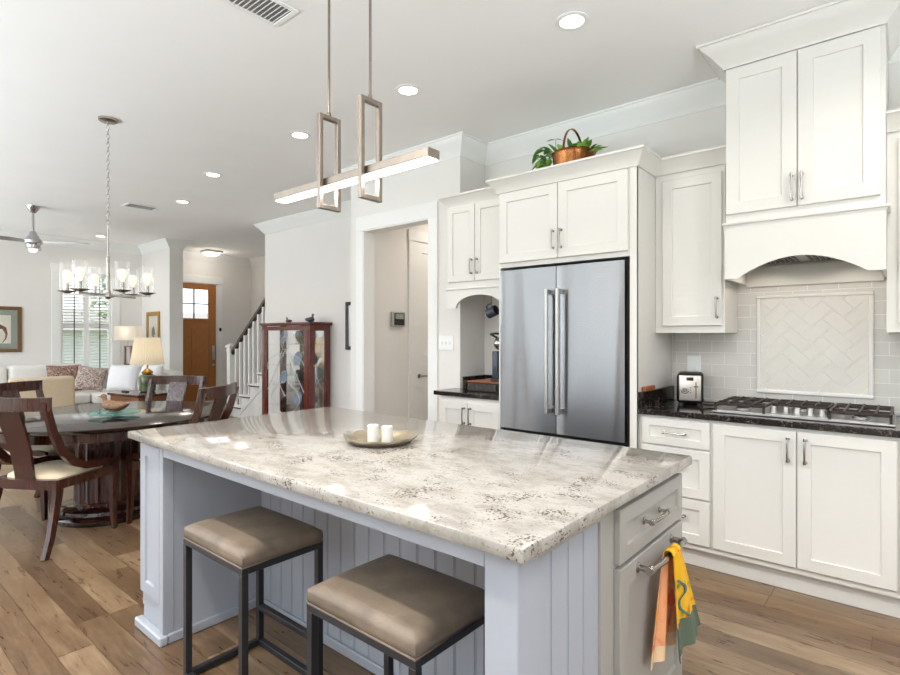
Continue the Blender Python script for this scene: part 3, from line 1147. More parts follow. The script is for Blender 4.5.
# range hood cabinet
hx0, hx1, hy = -0.812, -0.083, 3.46
hc = thing('range_hood_cabinet', 'tall white range hood cabinet with arched apron above the cooktop', 'cabinet', (-0.44, 3.7, 1.68))
mb = MB()
mb.box(hx0, hx1, hy, KY - 0.012, 2.0, 2.96)
mb.box(hx0, hx0 + 0.018, hy, KY - 0.012, 1.69, 2.0)
mb.box(hx1 - 0.018, hx1, hy, KY - 0.012, 1.69, 2.0)
mb.box(hx0 + 0.018, hx1 - 0.018, KY - 0.03, KY - 0.012, 1.675, 1.80)
obj('body', mb, M['cab'], hc)
HF = face_my(hy)
cab_door(hc, HF, -0.806, -0.4565, 2.065, 2.905, (-0.478, 2.168, True), hlen=0.15, rail=0.068)
cab_door(hc, HF, -0.4515, -0.102, 2.065, 2.905, (-0.432, 2.168, True), hlen=0.15, rail=0.068)
obj('crown', MB().sweep_profile([(hx1, KY - 0.013), (hx1, hy - 0.008), (hx0, hy - 0.008), (hx0, KY - 0.013)], crown_prof(H - 0.003, 0.135, 0.125), 1), M['cab'], hc)
mb = MB()
mb.box(hx0 - 0.012, hx1 + 0.020, hy - 0.034, KY - 0.02, 2.000, 2.016, 0.004, 2)
mb.box(hx0 - 0.004, hx1 + 0.010, hy - 0.022, KY - 0.02, 1.988, 2.001)
obj('ledge', mb, M['cab'], hc)
# arched apron
ar = [(hx0, 1.69), (hx0 + 0.07, 1.69)]
xa0, xa1 = hx0 + 0.07, hx1 - 0.07
ar = [(hx0, 1.992), (hx0, 1.69), (xa0, 1.69)]
for k in range(1, 24):
    t_ = k / 24
    ar.append((xa0 + (xa1 - xa0) * t_, 1.69 + 0.107 * math.sin(PI * t_) ** 0.85))
ar += [(xa1, 1.69), (hx1 + 0.004, 1.69), (hx1 + 0.004, 1.992)]
obj('apron', MB().prism(ar, lambda u, v, d: (u, d, v), hy - 0.020, hy + 0.002), M['cab'], hc)
mb = MB()
mb.box(hx0 + 0.02, hx1 - 0.02, hy + 0.004, KY - 0.032, 1.812, 1.835)
vl = obj('vent_liner', mb, M['steel2'], hc)
for q in range(2):
    mb = MB()
    xa = hx0 + 0.10 + q * 0.28
    for k in range(9):
        mb.box(xa + k * 0.026, xa + k * 0.026 + 0.014, hy + 0.10, KY - 0.12, 1.805, 1.812)
    obj('grease_filter', mb, M['iron'], vl)
mb = MB()
for x in (hx0 + 0.16, hx1 - 0.16):
    mb = MB().lathe([(0, 1.805), (0.03, 1.806), (0.034, 1.812), (0, 1.812)], (x, hy + 0.20, 0), 18)
    obj('hood_lamp', mb, M['flush'], vl)

for x in (hx0 + 0.16, hx1 - 0.16):
    hl = bpy.data.lights.new('hood_lamp_glow', 'SPOT')
    hl.energy = 2.2
    hl.spot_size = math.radians(165)
    hl.spot_blend = 0.3
    hl.shadow_soft_size = 0.025
    hl.color = (1, 0.90, 0.76)
    ho = bpy.data.objects.new('hood_lamp_glow', hl)
    ho.location = (x, hy + 0.20, 1.80)
    C.objects.link(ho)

# refrigerator surround with doors above
sx0, sx1, sy = -2.312, -1.275, 3.30
fs = thing('refrigerator_surround_cabinet', 'white tall cabinet framing the refrigerator, two doors above it', 'cabinet', (-1.8, 3.62, 0))
mb = MB()
mb.box(sx1 - 0.036, sx1, sy, KY - 0.002, 0, 2.43)
mb.box(sx1 - 0.045, sx1, sy - 0.006, sy + 0.02, 0, 2.43, 0.003)
obj('side_panel', mb, M['cab'], fs)
mb = MB()
mb.box(sx0, sx0 + 0.012, sy, KY - 0.002, 0, 1.86)
obj('side_panel', mb, M['cab'], fs)
mb = MB()
mb.box(sx0, sx1 - 0.037, sy, KY - 0.005, 1.86, 2.43)
obj('body', mb, M['cab'], fs)
SF = face_my(sy)
cab_door(fs, SF, -2.300, -1.8185, 1.893, 2.403, (-1.847, 2.02, True), rail=0.066)
cab_door(fs, SF, -1.8135, -1.328, 1.893, 2.403, (-1.787, 2.02, True), rail=0.066)
obj('crown', MB().sweep_profile([(sx1, 3.60), (sx1, sy - 0.004), (sx0 - 0.002, sy - 0.004), (sx0 - 0.002, 3.47)], crown_prof(2.51, 0.10, 0.068), 1), M['cab'], fs)

# refrigerator
rx0, rx1 = -2.298, -1.352
fr = thing('refrigerator', 'stainless steel french-door refrigerator built into the white cabinets', 'refrigerator', ((rx0 + rx1) / 2, 3.6, 0))
obj('body', B(rx0 + 0.006, rx1 + 0.024, 3.335, 3.90, 0.02, 1.845), M['gapblack'], fr)
RF = face_my(3.335)
xm = -1.834


def fridge_door(name, u0, u1, v0, v1):
    mb = MB().at(RF)
    n = 12
    # slightly bowed sheet
    prof = []
    for k in range(n + 1):
        t_ = k / n
        prof.append((u0 + (u1 - u0) * t_, 0.040 + 0.010 * (1 - (2 * t_ - 1) ** 2) ** 0.5 * 0.6))
    poly = [(u0, 0.0)] + prof + [(u1, 0.0)]
    mb.prism(poly, lambda u, w, d: (u, d, w), v0, v1)
    return obj(name, mb, M['steel'], fr, angle=25)


def fridge_handle(d, u, v0, v1, horizontal=False):
    mb = MB().at(RF)

    def p(a, w):
        return (a, u, w) if horizontal else (u, a, w)
    mb.tube([p(v0, 0.098), p(v1, 0.098)], 0.0135, 12)
    for a in (v0 + 0.02, v1 - 0.02):
        c = p(a, 0)
        if horizontal:
            mb.box(a - 0.016, a + 0.016, u - 0.011, u + 0.011, 0.042, 0.105, 0.003)
        else:
            mb.box(u - 0.011, u + 0.011, a - 0.016, a + 0.016, 0.042, 0.105, 0.003)
    obj('handle', mb, M['steel2'], d)


d_ = fridge_door('door', rx0, xm - 0.003, 0.69, 1.838)
fridge_handle(d_, xm - 0.044, 0.83, 1.68)
d_ = fridge_door('door', xm + 0.003, rx1, 0.69, 1.838)
fridge_handle(d_, xm + 0.040, 0.83, 1.68)
d_ = fridge_door('freezer_drawer', rx0, rx1, 0.08, 0.672)
fridge_handle(d_, 0.60, rx0 + 0.09, rx1 - 0.09, True)

# coffee niche: wall cabinet with arched apron, base cabinet, counter
kx0, kx1, ky = -2.916, -2.315, 3.425
kc = thing('wall_cabinet', 'white two-door wall cabinet with small arched apron left of the refrigerator', 'cabinet', (-2.6, 3.68, 1.58))
obj('body', B(kx0, kx1, ky, KY - 0.003, 1.74, 2.43), M['cab'], kc)
KF = face_my(ky)
cab_door(kc, KF, -2.905, -2.6265, 1.80, 2.415, (-2.652, 1.915, True), rail=0.052, hlen=0.125)
cab_door(kc, KF, -2.6215, -2.322, 1.80, 2.415, (-2.596, 1.915, True), rail=0.052, hlen=0.125)
obj('crown', MB().sweep_profile([(kx1, ky - 0.004), (kx0, ky - 0.004), (kx0, 3.585)], crown_prof(2.505, 0.09, 0.062), 1), M['cab'], kc)
obj('ledge', B(kx0 - 0.006, kx1, ky - 0.028, ky + 0.02, 1.735, 1.75, 0.003), M['cab'], kc)
ar = [(kx0, 1.736), (kx0, 1.590)]
xa0, xa1 = kx0 + 0.10, kx1 - 0.055
ar.append((xa0, 1.590))
for k in range(1, 20):
    a = PI - PI * k / 20
    ar.append(((xa0 + xa1) / 2 + (xa1 - xa0) / 2 * math.cos(a), 1.590 + 0.098 * math.sin(a)))
ar += [(xa1, 1.590), (kx1, 1.590), (kx1, 1.736)]
obj('apron', MB().prism(ar, lambda u, v, d: (u, d, v), ky - 0.018, ky + 0.004), M['cab'], kc)

kb = base_cab('niche_base_cabinet', 'white two-door base cabinet below the coffee niche', -2.916, -2.316)
cab_door(kb, DF, -2.905, -2.6265, 0.15, 0.835, (-2.655, 0.735, True), rail=0.055)
cab_door(kb, DF, -2.6215, -2.325, 0.15, 0.835, (-2.593, 0.735, True), rail=0.055)
kt = thing('granite_countertop', 'short black granite countertop with backsplash in the coffee niche', 'countertop', (-2.62, 3.62, 0.88))
mb = MB()
mb.box(-2.918, -2.314, 3.302, 3.938, 0.88, 0.914, 0.003)
mb.box(-2.97, -2.918, 3.302, 3.588, 0.88, 0.914, 0.003)
obj('slab', mb, M['dgranite'], kt)
mb = MB()
mb.box(-2.898, -2.314, 3.918, 3.938, 0.914, 1.012, 0.002)
mb.box(-2.918, -2.898, 3.62, 3.938, 0.914, 1.012, 0.002)
obj('splash', mb, M['dgranite'], kt)

# light-switch plate and outlet
sp_ = thing('light_switch_plate', 'white triple light switch plate between hall opening and coffee niche', 'light switch', (-3.075, 3.589, 1.24))
SFm = face_my(3.589)
obj('plate', MB().at(SFm).box(-3.160, -2.990, 1.238, 1.362, 0, 0.006, 0.002), M['white'], sp_)
for k in range(3):
    u = -3.122 + k * 0.046
    obj('toggle', MB().at(SFm).box(u - 0.006, u + 0.006, 1.288, 1.312, 0.005, 0.014, 0.002), M['white'], sp_)
ol = thing('outlet_cover', 'white outlet cover on the tile behind the toaster', 'outlet', (-1.118, 3.93, 1.10))
OF = face_my(3.930)
obj('plate', MB().at(OF).box(-1.165, -1.075, 1.105, 1.225, 0, 0.006, 0.002), M['white'], ol)
for v in (1.140, 1.190):
    obj('socket', MB().at(OF).box(-1.138, -1.102, v - 0.015, v + 0.015, 0.005, 0.009, 0.003), M['white'], ol)

# gas cooktop
gk = thing('gas_cooktop', 'five-burner stainless gas cooktop set into the black granite', 'cooktop', (-0.45, 3.66, 0.914))
mb = MB()
mb.box(-0.875, -0.045, 3.405, 3.885, 0.9145, 0.926, 0.004)
mb.box(-0.862, -0.058, 3.43, 3.872, 0.926, 0.929)
obj('tray', mb, M['steel2'], gk)
bpos = [(-0.735, 3.54, 0.045), (-0.735, 3.76, 0.038), (-0.46, 3.73, 0.058), (-0.185, 3.54, 0.038), (-0.185, 3.76, 0.045)]
for x, y, r in bpos:
    b_ = obj('burner', MB().lathe([(r, 0.929), (r, 0.938), (r * 0.85, 0.942), (0, 0.942)], (x, y, 0), 20), M['steel2'], gk)
    obj('burner_cap', MB().lathe([(r * 0.75, 0.942), (r * 0.78, 0.948), (r * 0.6, 0.953), (0, 0.953)], (x, y, 0), 20), M['iron'], b_)
for x0, x1 in ((-0.865, -0.605), (-0.595, -0.325), (-0.315, -0.055)):
    mb = MB()
    ya, yb = (3.425, 3.865) if x0 != -0.595 else (3.585, 3.865)
    zt0, zt1 = 0.957, 0.971
    w_ = 0.012
    for y in (ya, yb - w_):
        mb.box(x0, x1, y, y + w_, zt0, zt1, 0.002)
    for x in (x0, x1 - w_):
        mb.box(x, x + w_, ya, yb, zt0, zt1, 0.002)
    n = 3
    for k in range(1, 4):
        x = x0 + (x1 - x0) * k / 4
        mb.box(x - 0.005, x + 0.005, ya, yb, zt0, zt1 + 0.004, 0.002)
    for k in ((0.27, 0.73) if x0 != -0.595 else (0.5,)):
        y = ya + (yb - ya) * k
        mb.box(x0, x1, y - 0.005, y + 0.005, zt0, zt1 + 0.002, 0.002)
    for x in (x0 + 0.006, x1 - 0.006):
        for y in (ya + 0.006, yb - 0.006):
            mb.box(x - 0.006, x + 0.006, y - 0.006, y + 0.006, 0.926, zt0 + 0.002)
    obj('grate', mb, M['iron'], gk)
for k in range(5):
    x = -0.575 + k * 0.0575
    y = 3.50 + (0.02 if k % 2 else 0)
    obj('knob', MB().lathe([(0.023, 0.928), (0.023, 0.934), (0.018, 0.936), (0.016, 0.962), (0.012, 0.966), (0, 0.966)], (x, y, 0), 16), M['steel2'], gk)

# toaster
tw = 0.158
tt = thing('toaster', 'copper-tinted steel two-slice toaster on the black granite counter', 'toaster', (-1.100, 3.775, 0.914), math.radians(15))
mb = MB()
mb.box(-tw / 2, tw / 2, -0.12, 0.11, 0.012, 0.205, 0.022, 4)
obj('body', mb, M['black'], tt, world=False)
TF = face_my(-0.12)
fp = obj('front_panel', MB().at(TF).box(-0.066, 0.066, 0.028, 0.192, -0.006, 0.004, 0.008, 3), M['tmetal'], tt, world=False)
obj('badge', MB().at(TF).box(-0.021, 0.021, 0.158, 0.180, 0.003, 0.0055, 0.002), M['iron'], fp, world=False)
obj('lever_slot', MB().at(TF).box(0.033, 0.038, 0.045, 0.150, 0.003, 0.005), M['black'], fp, world=False)
obj('lever', MB().at(TF).box(0.022, 0.050, 0.118, 0.126, 0.004, 0.022, 0.002), M['chrome'], fp, world=False)
obj('dial', MB().at(TF).tube([(-0.030, 0.098, 0.003), (-0.030, 0.098, 0.016)], [0.017, 0.015], 18), M['chrome'], fp, world=False)
obj('dial_scale', MB().at(TF).tube([(-0.030 + 0.023 * math.cos(a), 0.098 + 0.023 * math.sin(a), 0.005) for a in [PI * (1.05 + 0.9 * k / 10) for k in range(11)]], 0.002, 6), M['black'], fp, world=False)
for k in range(3):
    obj('button', MB().at(TF).tube([(0.004, 0.082 + k * 0.016, 0.003), (0.004, 0.082 + k * 0.016, 0.007)], 0.0045, 10), M['chrome'], fp, world=False)
for s in (-1, 1):
    obj('slot', B(s * 0.03 - 0.013, s * 0.03 + 0.013, -0.085, 0.085, 0.2035, 0.2065), M['iron'], tt, world=False)
mb = MB()
for x in (-0.055, 0.055):
    for y in (-0.09, 0.10):
        mb.box(x - 0.012, x + 0.012, y - 0.012, y + 0.012, 0.0, 0.016)
obj('feet', mb, M['black'], tt, world=False)

# small wooden block on the side splash; dark spoon rest
wb = obj('wooden_box', B(-1.270, -1.244, 3.36, 3.53, 1.012, 1.042, 0.003), M['woodblock'])
tag(wb, 'small reddish wooden box on top of the granite side splash', 'box')
sr = thing('spoon_rest', 'dark leaf-shaped spoon rest between toaster and cooktop', 'spoon rest', (-0.945, 3.66, 0.914), math.radians(20))
rings = []
for t_, w_, z_ in ((-0.06, 0.004, 0.022), (-0.045, 0.03, 0.009), (-0.01, 0.038, 0.003), (0.03, 0.022, 0.006), (0.06, 0.012, 0.014), (0.085, 0.010, 0.026)):
    rings.append([(t_, -w_, z_ + 0.010), (t_, 0, z_), (t_, w_, z_ + 0.010), (t_, w_ * 0.9, z_ + 0.012), (t_, 0, z_ + 0.004), (t_, -w_ * 0.9, z_ + 0.012)])
obj('dish', MB().ring_loft(rings), M['iron'], sr, world=False)

# coffee things in the niche
mg = thing('mug', 'dark navy mug hanging in the coffee niche beneath the arch', 'mug', (-2.592, 3.60, 1.50))
mb = MB()
tilt = Matrix.Translation((-2.592, 3.60, 1.555)) @ Matrix.Rotation(math.radians(68), 4, 'Y') @ Matrix.Rotation(0.3, 4, 'Z')
mb.at(tilt)
mb.lathe([(0.034, -0.045), (0.040, -0.04), (0.042, 0.045), (0.038, 0.045), (0.036, -0.035), (0, -0.035)], (0, 0, 0), 22)
obj('cup', mb, M['navy'], mg)
mb = MB().at(tilt)
mb.tube([(-0.038, 0, 0.028), (-0.062, 0, 0.024), (-0.070, 0, 0.0), (-0.060, 0, -0.024), (-0.038, 0, -0.028)], 0.0065, 8)
obj('handle', mb, M['navy'], mg)
hk = obj('cup_hook', MB().tube([(-2.600, 3.60, 1.742), (-2.600, 3.60, 1.655), (-2.600, 3.594, 1.630), (-2.600, 3.606, 1.622), (-2.600, 3.612, 1.636)], 0.003, 6), M['chrome'])
tag(hk, 'small chrome hook above the navy mug in the coffee niche', 'hook')
bx = thing('coffee_pod_drawer', 'low dark drawer box on the niche counter with a wooden top', 'drawer box', (-2.60, 3.62, 0.914))
obj('case', B(-2.745, -2.44, 3.47, 3.78, 0.914, 0.985, 0.004), M['iron'], bx)
obj('wooden_top', B(-2.75, -2.435, 3.465, 3.785, 0.985, 0.995, 0.003), M['woodblock'], bx)
dr = obj('drawer', B(-2.735, -2.45, 3.458, 3.471, 0.924, 0.978, 0.002), M['iron'], bx)
mb = MB()
for k in range(7):
    mb.tube([(-2.725 + k * 0.044, 3.455, 0.928), (-2.725 + k * 0.044, 3.455, 0.974)], 0.002, 6)
obj('wire_front', mb, M['nickel'], dr)
cm = thing('coffee_maker', 'black and chrome pod coffee maker on the drawer box in the niche', 'coffee maker', (-2.50, 3.64, 0.995))
mb = MB()
mb.box(-2.56, -2.44, 3.66, 3.77, 0.995, 1.27, 0.012, 2)
obj('body', mb, M['black'], cm)
mb = MB()
mb.box(-2.56, -2.44, 3.53, 3.67, 0.995, 1.02, 0.006, 2)
obj('drip_tray', mb, M['black'], cm)
obj('water_tank', B(-2.625, -2.565, 3.64, 3.77, 0.996, 1.235, 0.010, 2), M['navy'], cm)
mb = MB()
mb.at(Matrix.Translation((-2.50, 3.64, 1.30)))
mb.ball((0, 0, 0), 0.075, 0.115, 0.062, 18, 10)
hd_ = obj('brew_head', mb, M['chrome'], cm)
mb = MB()
mb.tube([(-2.57, 3.64, 1.345), (-2.57, 3.55, 1.375), (-2.50, 3.51, 1.38), (-2.43, 3.55, 1.375), (-2.43, 3.64, 1.345)], 0.009, 8)
obj('lever', mb, M['black'], hd_)

# copper pot of greenery on the refrigerator surround
pc = Vector((-1.825, 3.53, 2.432))
pp = thing('copper_pot', 'copper handled pot of trailing greenery above the refrigerator', 'pot plant', pc)
Lc = lambda x, y, z: (pc.x + x, pc.y + y, pc.z + z)
mb = MB()
mb.lathe([(0.095, 0), (0.115, 0.01), (0.140, 0.11), (0.150, 0.215), (0.158, 0.228), (0.152, 0.236), (0.142, 0.226), (0.130, 0.12), (0, 0.10)], tuple(pc), 32)
obj('pot', mb, M['copper'], pp)
obj('handle', MB().bar([Lc(0.0, 0.148 * math.cos(a), 0.22 + 0.185 * math.sin(a)) for a in [PI * k / 16 for k in range(17)]], 0.016, 0.005, (1, 0, 0)), M['copper'], pp)
obj('soil', MB().lathe([(0.132, 0.16), (0.132, 0.19), (0, 0.195)], tuple(pc), 20), M['soil'], pp)
rr = random.Random(3)
mb = MB()
mbd = MB()
for k in range(60):
    a = rr.uniform(0, 2 * PI)
    r0 = rr.uniform(0.04, 0.13)
    b0 = Lc(r0 * math.cos(a), r0 * math.sin(a), 0.21)
    d = Vector((math.cos(a) * rr.uniform(0.3, 1), math.sin(a) * 0.7, rr.uniform(0.35, 1.1)))
    (mb if k % 3 else mbd).leaf(b0, d, rr.uniform(0.08, 0.14), rr.uniform(0.035, 0.055), rr.uniform(0.1, 0.6))
for k in range(34):   # trailing clump at the left
    b0 = Lc(-0.185 + rr.gauss(0, 0.045), -0.05 + rr.gauss(0, 0.03), 0.225 + rr.gauss(0, 0.04))
    a = rr.uniform(0, 2 * PI)
    (mb if k % 3 else mbd).leaf(b0, (math.cos(a), math.sin(a), rr.uniform(-0.9, 0.7)), rr.uniform(0.07, 0.12), rr.uniform(0.035, 0.055), rr.uniform(0.1, 0.5))
for x, y in ((-0.20, -0.06), (-0.235, -0.05)):
    mbd.leaf(Lc(x, y, 0.19), (-0.35 if x < -0.21 else 0.25, 0, -1), 0.13, 0.045, 0.1)
for x in (0.15, 0.19, 0.17):
    mb.leaf(Lc(x - 0.04, -0.04, 0.20), (1, 0, rr.uniform(-0.1, 0.3)), 0.14, 0.05, 0.2)
obj('leaves', mb, M['leaf'], pp)
obj('dark_leaves', mbd, M['leafd'], pp)
mb = MB()
mb.tube([Lc(-0.09, -0.03, 0.2), Lc(-0.12, -0.04, 0.28), Lc(-0.115, -0.05, 0.35)], [0.003, 0.0025, 0.002], 6)
mb.leaf(Lc(-0.115, -0.05, 0.35), (-1, 0, 0.1), 0.08, 0.022, 0.1)
mb.leaf(Lc(-0.115, -0.05, 0.35), (0.8, 0, -0.2), 0.07, 0.03, 0.2)
mb.leaf(Lc(-0.09, -0.05, 0.24), (-1, 0, 0.45), 0.13, 0.02, 0.0)
obj('dry_sprig', mb, M['stem'], pp)
mb = MB()
tr_ = [Lc(-0.10, -0.02, 0.19), Lc(-0.15, -0.04, 0.235), Lc(-0.19, -0.05, 0.22)]
mb.tube(tr_, 0.0025, 6)
obj('trailing_stem', mb, M['stem'], pp)

# ================================================================== ISLAND
ix0, ix1, iy0, iy1 = -2.790, -0.612, 0.960, 2.125
it = thing('island_countertop', 'large white speckled granite slab on the kitchen island', 'countertop', ((ix0 + ix1) / 2, (iy0 + iy1) / 2, 0.881))
obj('slab', B(ix0, ix1, iy0, iy1, 0.881, 0.914, 0.005, 2), M['granite'], it)

isl = thing('kitchen_island', 'pale grey island cabinet with open knee space under white granite', 'kitchen island', ((ix0 + ix1) / 2, (iy0 + iy1) / 2, 0))
lx0, lx1 = -2.752, -2.503       # left end block
by0 = 1.000                     # front plane
ky0 = 1.478                     # knee-space back panel
ex = -0.655                     # right end plane
iyb = 2.092
mb = MB()
mb.box(lx0, lx1, by0 + 0.018, iyb, 0.0, 0.880)
obj('end_block', mb, M['isl'], isl)
mb = MB().at(face_my(by0 + 0.020))
mb.box(lx0, lx1, 0.10, 0.880, 0, 0.006)
mb.at(face_my(by0 + 0.014))
shaker(mb, lx0 + 0.004, lx1 - 0.034, 0.17, 0.862, 0.014, 0.055, 0.009, 0.012)
mb.at(Matrix.Identity(4))
mb.box(lx1 - 0.03, lx1 + 0.004, by0, by0 + 0.05, 0.0, 0.880, 0.003)
obj('end_panel', mb, M['isl'], isl)
mb = MB()
mb.box(lx1, ex - 0.09, by0 + 0.004, by0 + 0.024, 0.826, 0.880, 0.002)
obj('apron', mb, M['isl'], isl)


def beads(mb, fr, u0, u1, v0, v1, w=0.085, t=0.012, g=0.010):
    """beadboard sheet with V-and-bead grooves, one shell"""
    n = max(1, round((u1 - u0) / w))
    w = (u1 - u0) / n
    poly = [(u0, 0)]
    for k in range(n):
        a = u0 + k * w
        b = a + w
        if k == 0:
            poly.append((a, t))
        poly += [(b - g, t)]
        if k < n - 1:
            poly += [(b - g * 0.8, t - 0.0035), (b - g * 0.55, t - 0.0035), (b - g * 0.4, t - 0.001), (b - g * 0.2, t - 0.001), (b - g * 0.1, t - 0.0035), (b + 0.001, t - 0.0035), (b + 0.0015, t)]
        else:
            poly += [(b, t)]
    poly.append((u1, 0))
    mb.at(fr)
    mb.prism(poly, lambda u, w2, d: (u, d, w2), v0, v1)
    return mb


mb = beads(MB(), face_my(ky0 + 0.012), lx1 + 0.001, ex - 0.02, 0.0, 0.880, 0.092)
obj('beadboard_panel', mb, M['isl'], isl, angle=20)
mb = MB()
mb.box(lx1 + 0.002, ex - 0.02, ky0 + 0.013, iyb, 0.0, 0.878)
obj('body', mb, M['isl'], isl)
# right end: post, beadboard, rail, stile
obj('post', B(ex - 0.088, ex + 0.004, by0, by0 + 0.088, 0.0, 0.880, 0.003), M['isl'], isl)
mb = beads(MB(), face_px(ex - 0.022), by0 + 0.086, 1.432, 0.0, 0.880, 0.086)
obj('end_beadboard', mb, M['isl'], isl, angle=20)
obj('end_rail', B(ex - 0.02, ex - 0.002, by0 + 0.088, 1.432, 0.838, 0.880, 0.002), M['islg'], isl)
obj('end_stile', B(ex - 0.03, ex, 1.430, 1.515, 0.0, 0.880, 0.002), M['islg'], isl)
obj('end_face_frame', B(ex - 0.03, ex - 0.003, 1.515, iyb, 0.0, 0.878), M['islg'], isl)
EF = face_px(ex - 0.002)
mb = MB().at(EF)
shaker(mb, 1.522, 2.088, 0.690, 0.850, 0.020, 0.045, 0.009, 0.010)
dw = obj('drawer', mb, M['islg'], isl)
mb = MB().at(EF)
pull(mb, 1.775, 0.775, 0.165, False, 0.020, 0.032, 0.0062)
obj('handle', mb, M['nickel'], dw)
mb = MB().at(EF)
shaker(mb, 1.522, 2.088, 0.105, 0.676, 0.020, 0.062, 0.009, 0.010)
pd = obj('pull_out_door', mb, M['islg'], isl)
mb = MB().at(EF)
hu0, hu1, hz = 1.640, 1.975, 0.645
TBX = ex - 0.002 + 0.020 + 0.048    # x of the towel bar
pts = []
for k in range(13):
    s = -1 + 2 * k / 12
    pts.append(((hu0 + hu1) / 2 + s * (hu1 - hu0) / 2 * 0.97, hz, 0.020 + 0.048 - 0.010 * s ** 4))
mb.tube(pts, [0.0085 + 0.0015 * (1 - abs(-1 + 2 * k / 12)) for k in range(13)], 12)
for u, s in ((hu0 + 0.014, -1), (hu1 - 0.014, 1)):
    mb.tube([(u, hz, 0.020), (u, hz, 0.024), (u, hz, 0.028), (u, hz, 0.060)], [0.016, 0.016, 0.0095, 0.0095], 12)
    mb.tube([(u - 0.012, hz, 0.060), (u + 0.012, hz, 0.060)], 0.0125, 10)
obj('handle', mb, M['nickel'], pd)
# base mouldings
mb = MB()
mb.box(lx0 - 0.018, lx1 + 0.020, by0 - 0.018, by0 + 0.02, 0.0, 0.042, 0.006)
mb.box(lx0 - 0.018, lx0, by0 + 0.02, iyb, 0.0, 0.042, 0.006)
mb.box(lx1, lx1 + 0.015, by0 + 0.02, ky0, 0.0, 0.042, 0.004)
mb.box(lx1 + 0.015, ex - 0.09, ky0 - 0.015, ky0, 0.0, 0.042, 0.004)
obj('base_moulding', mb, M['isl'], isl)

# kitchen towel over the pull
tw_ = thing('kitchen_towel', 'yellow and green patterned kitchen towel over the island pull-out handle', 'towel', (TBX, 1.825, 0.26))


def towel_mat(name, c0, c1, c2, border, zb):
    m, nt, b = base_mat(name)
    N = nt.nodes.new
    L = nt.links.new
    tc = N('ShaderNodeTexCoord')
    mp = N('ShaderNodeMapping')
    mp.inputs['Scale'].default_value = (1, 1.6, 1)
    L(tc.outputs['Object'], mp.inputs['Vector'])
    nz = N('ShaderNodeTexNoise')
    nz.inputs['Scale'].default_value = 9
    nz.inputs['Detail'].default_value = 2.5
    nz.inputs['Distortion'].default_value = 0.8
    L(mp.outputs[0], nz.inputs['Vector'])
    rp = N('ShaderNodeValToRGB')
    cr = rp.color_ramp
    cr.elements[0].position = 0.36
    cr.elements[0].color = c2
    cr.elements[1].position = 0.66
    cr.elements[1].color = c1
    e = cr.elements.new(0.44)
    e.color = c0
    e = cr.elements.new(0.57)
    e.color = c0
    L(nz.outputs['Fac'], rp.inputs['Fac'])
    # border band at the hem (a band of the cloth itself)
    sp = N('ShaderNodeSeparateXYZ')
    L(tc.outputs['Object'], sp.inputs[0])
    lt = N('ShaderNodeMath')
    lt.operation = 'LESS_THAN'
    L(sp.outputs[2], lt.inputs[0])
    lt.inputs[1].default_value = zb
    mx = N('ShaderNodeMix')
    mx.data_type = 'RGBA'
    L(lt.outputs[0], mx.inputs[0])
    L(rp.outputs['Color'], mx.inputs[6])
    mx.inputs[7].default_value = border
    L(mx.outputs[2], b.inputs['Base Color'])
    b.inputs['Roughness'].default_value = 0.95
    return m


def cloth_side(name, xoff, sgn, z_top, z_bot, wt, wb, yc, ycb, mat, ph, thick=0.003, slant=0.0, splay=0.0):
    """one hanging half: pleated at the bar, flaring to the hem"""
    nu, nv = 28, 22
    mb = MB()
    fr_, bk = [], []
    for j in range(nv + 1):
        t_ = j / nv
        row, row2 = [], []
        z = z_top + (z_bot - z_top) * t_
        for i in range(nu + 1):
            u = -1 + 2 * i / nu
            s = t_ ** 0.8
            wdt = wt + (wb - wt) * s
            y = yc + (ycb - yc) * t_ + u * wdt / 2
            fold = 0.013 * (1 - 0.25 * t_) * math.sin(u * 5.2 + ph) + 0.004 * math.sin(u * 11 + ph * 2)
            x = TBX + sgn * (xoff + 0.010 * t_) + fold * (0.35 + 0.65 * t_) + splay * t_ ** 0.7 * max(0.0, u + 0.9) * wdt / 2
            zz = z + slant * u * t_
            row.append((x, y, zz))
            row2.append((x - sgn * thick, y, zz))
        fr_.append([mb._v(p) for p in row])
        bk.append([mb._v(p) for p in row2])
    for j in range(nv):
        for i in range(nu):
            mb._f([fr_[j][i], fr_[j][i + 1], fr_[j + 1][i + 1], fr_[j + 1][i]])
            mb._f([bk[j][i], bk[j + 1][i], bk[j + 1][i + 1], bk[j][i + 1]])
    for j in range(nv):
        for i in (0, nu):
            mb._f([fr_[j][i], fr_[j + 1][i], bk[j + 1][i], bk[j][i]])
    for i in range(nu):
        for j in (0, nv):
            mb._f([fr_[j][i], fr_[j][i + 1], bk[j][i + 1], bk[j][i]])
    return obj(name, mb, mat, tw_, angle=60)


M['towel1'] = towel_mat('yellow_pumpkin_print', rgb(232, 178, 34), rgb(206, 120, 30), rgb(96, 122, 58), rgb(92, 104, 86), 0.165)
M['towel2'] = towel_mat('peach_floral_print', rgb(226, 160, 112), rgb(224, 150, 50), rgb(206, 106, 92), rgb(222, 190, 150), 0.10)
cloth_side('front_fall', 0.016, 1, 0.655, 0.325, 0.080, 0.240, 1.825, 1.915, M['towel1'], 0.6, slant=0.012, splay=0.05)
cloth_side('back_fall', 0.014, -1, 0.655, 0.312, 0.075, 0.200, 1.822, 1.800, M['towel2'], 2.0, slant=0.0)
mb = MB()
rings = []
for k in range(9):
    a = PI * k / 8
    rings.append([(TBX + 0.0165 * math.cos(a), 1.825 + s * 0.038, 0.653 + 0.0165 * math.sin(a)) for s in (-1, -0.5, 0, 0.5, 1)] + [(TBX + 0.0135 * math.cos(a), 1.825 + s * 0.038, 0.653 + 0.0135 * math.sin(a)) for s in (1, 0.5, 0, -0.5, -1)])
mb.ring_loft(rings)
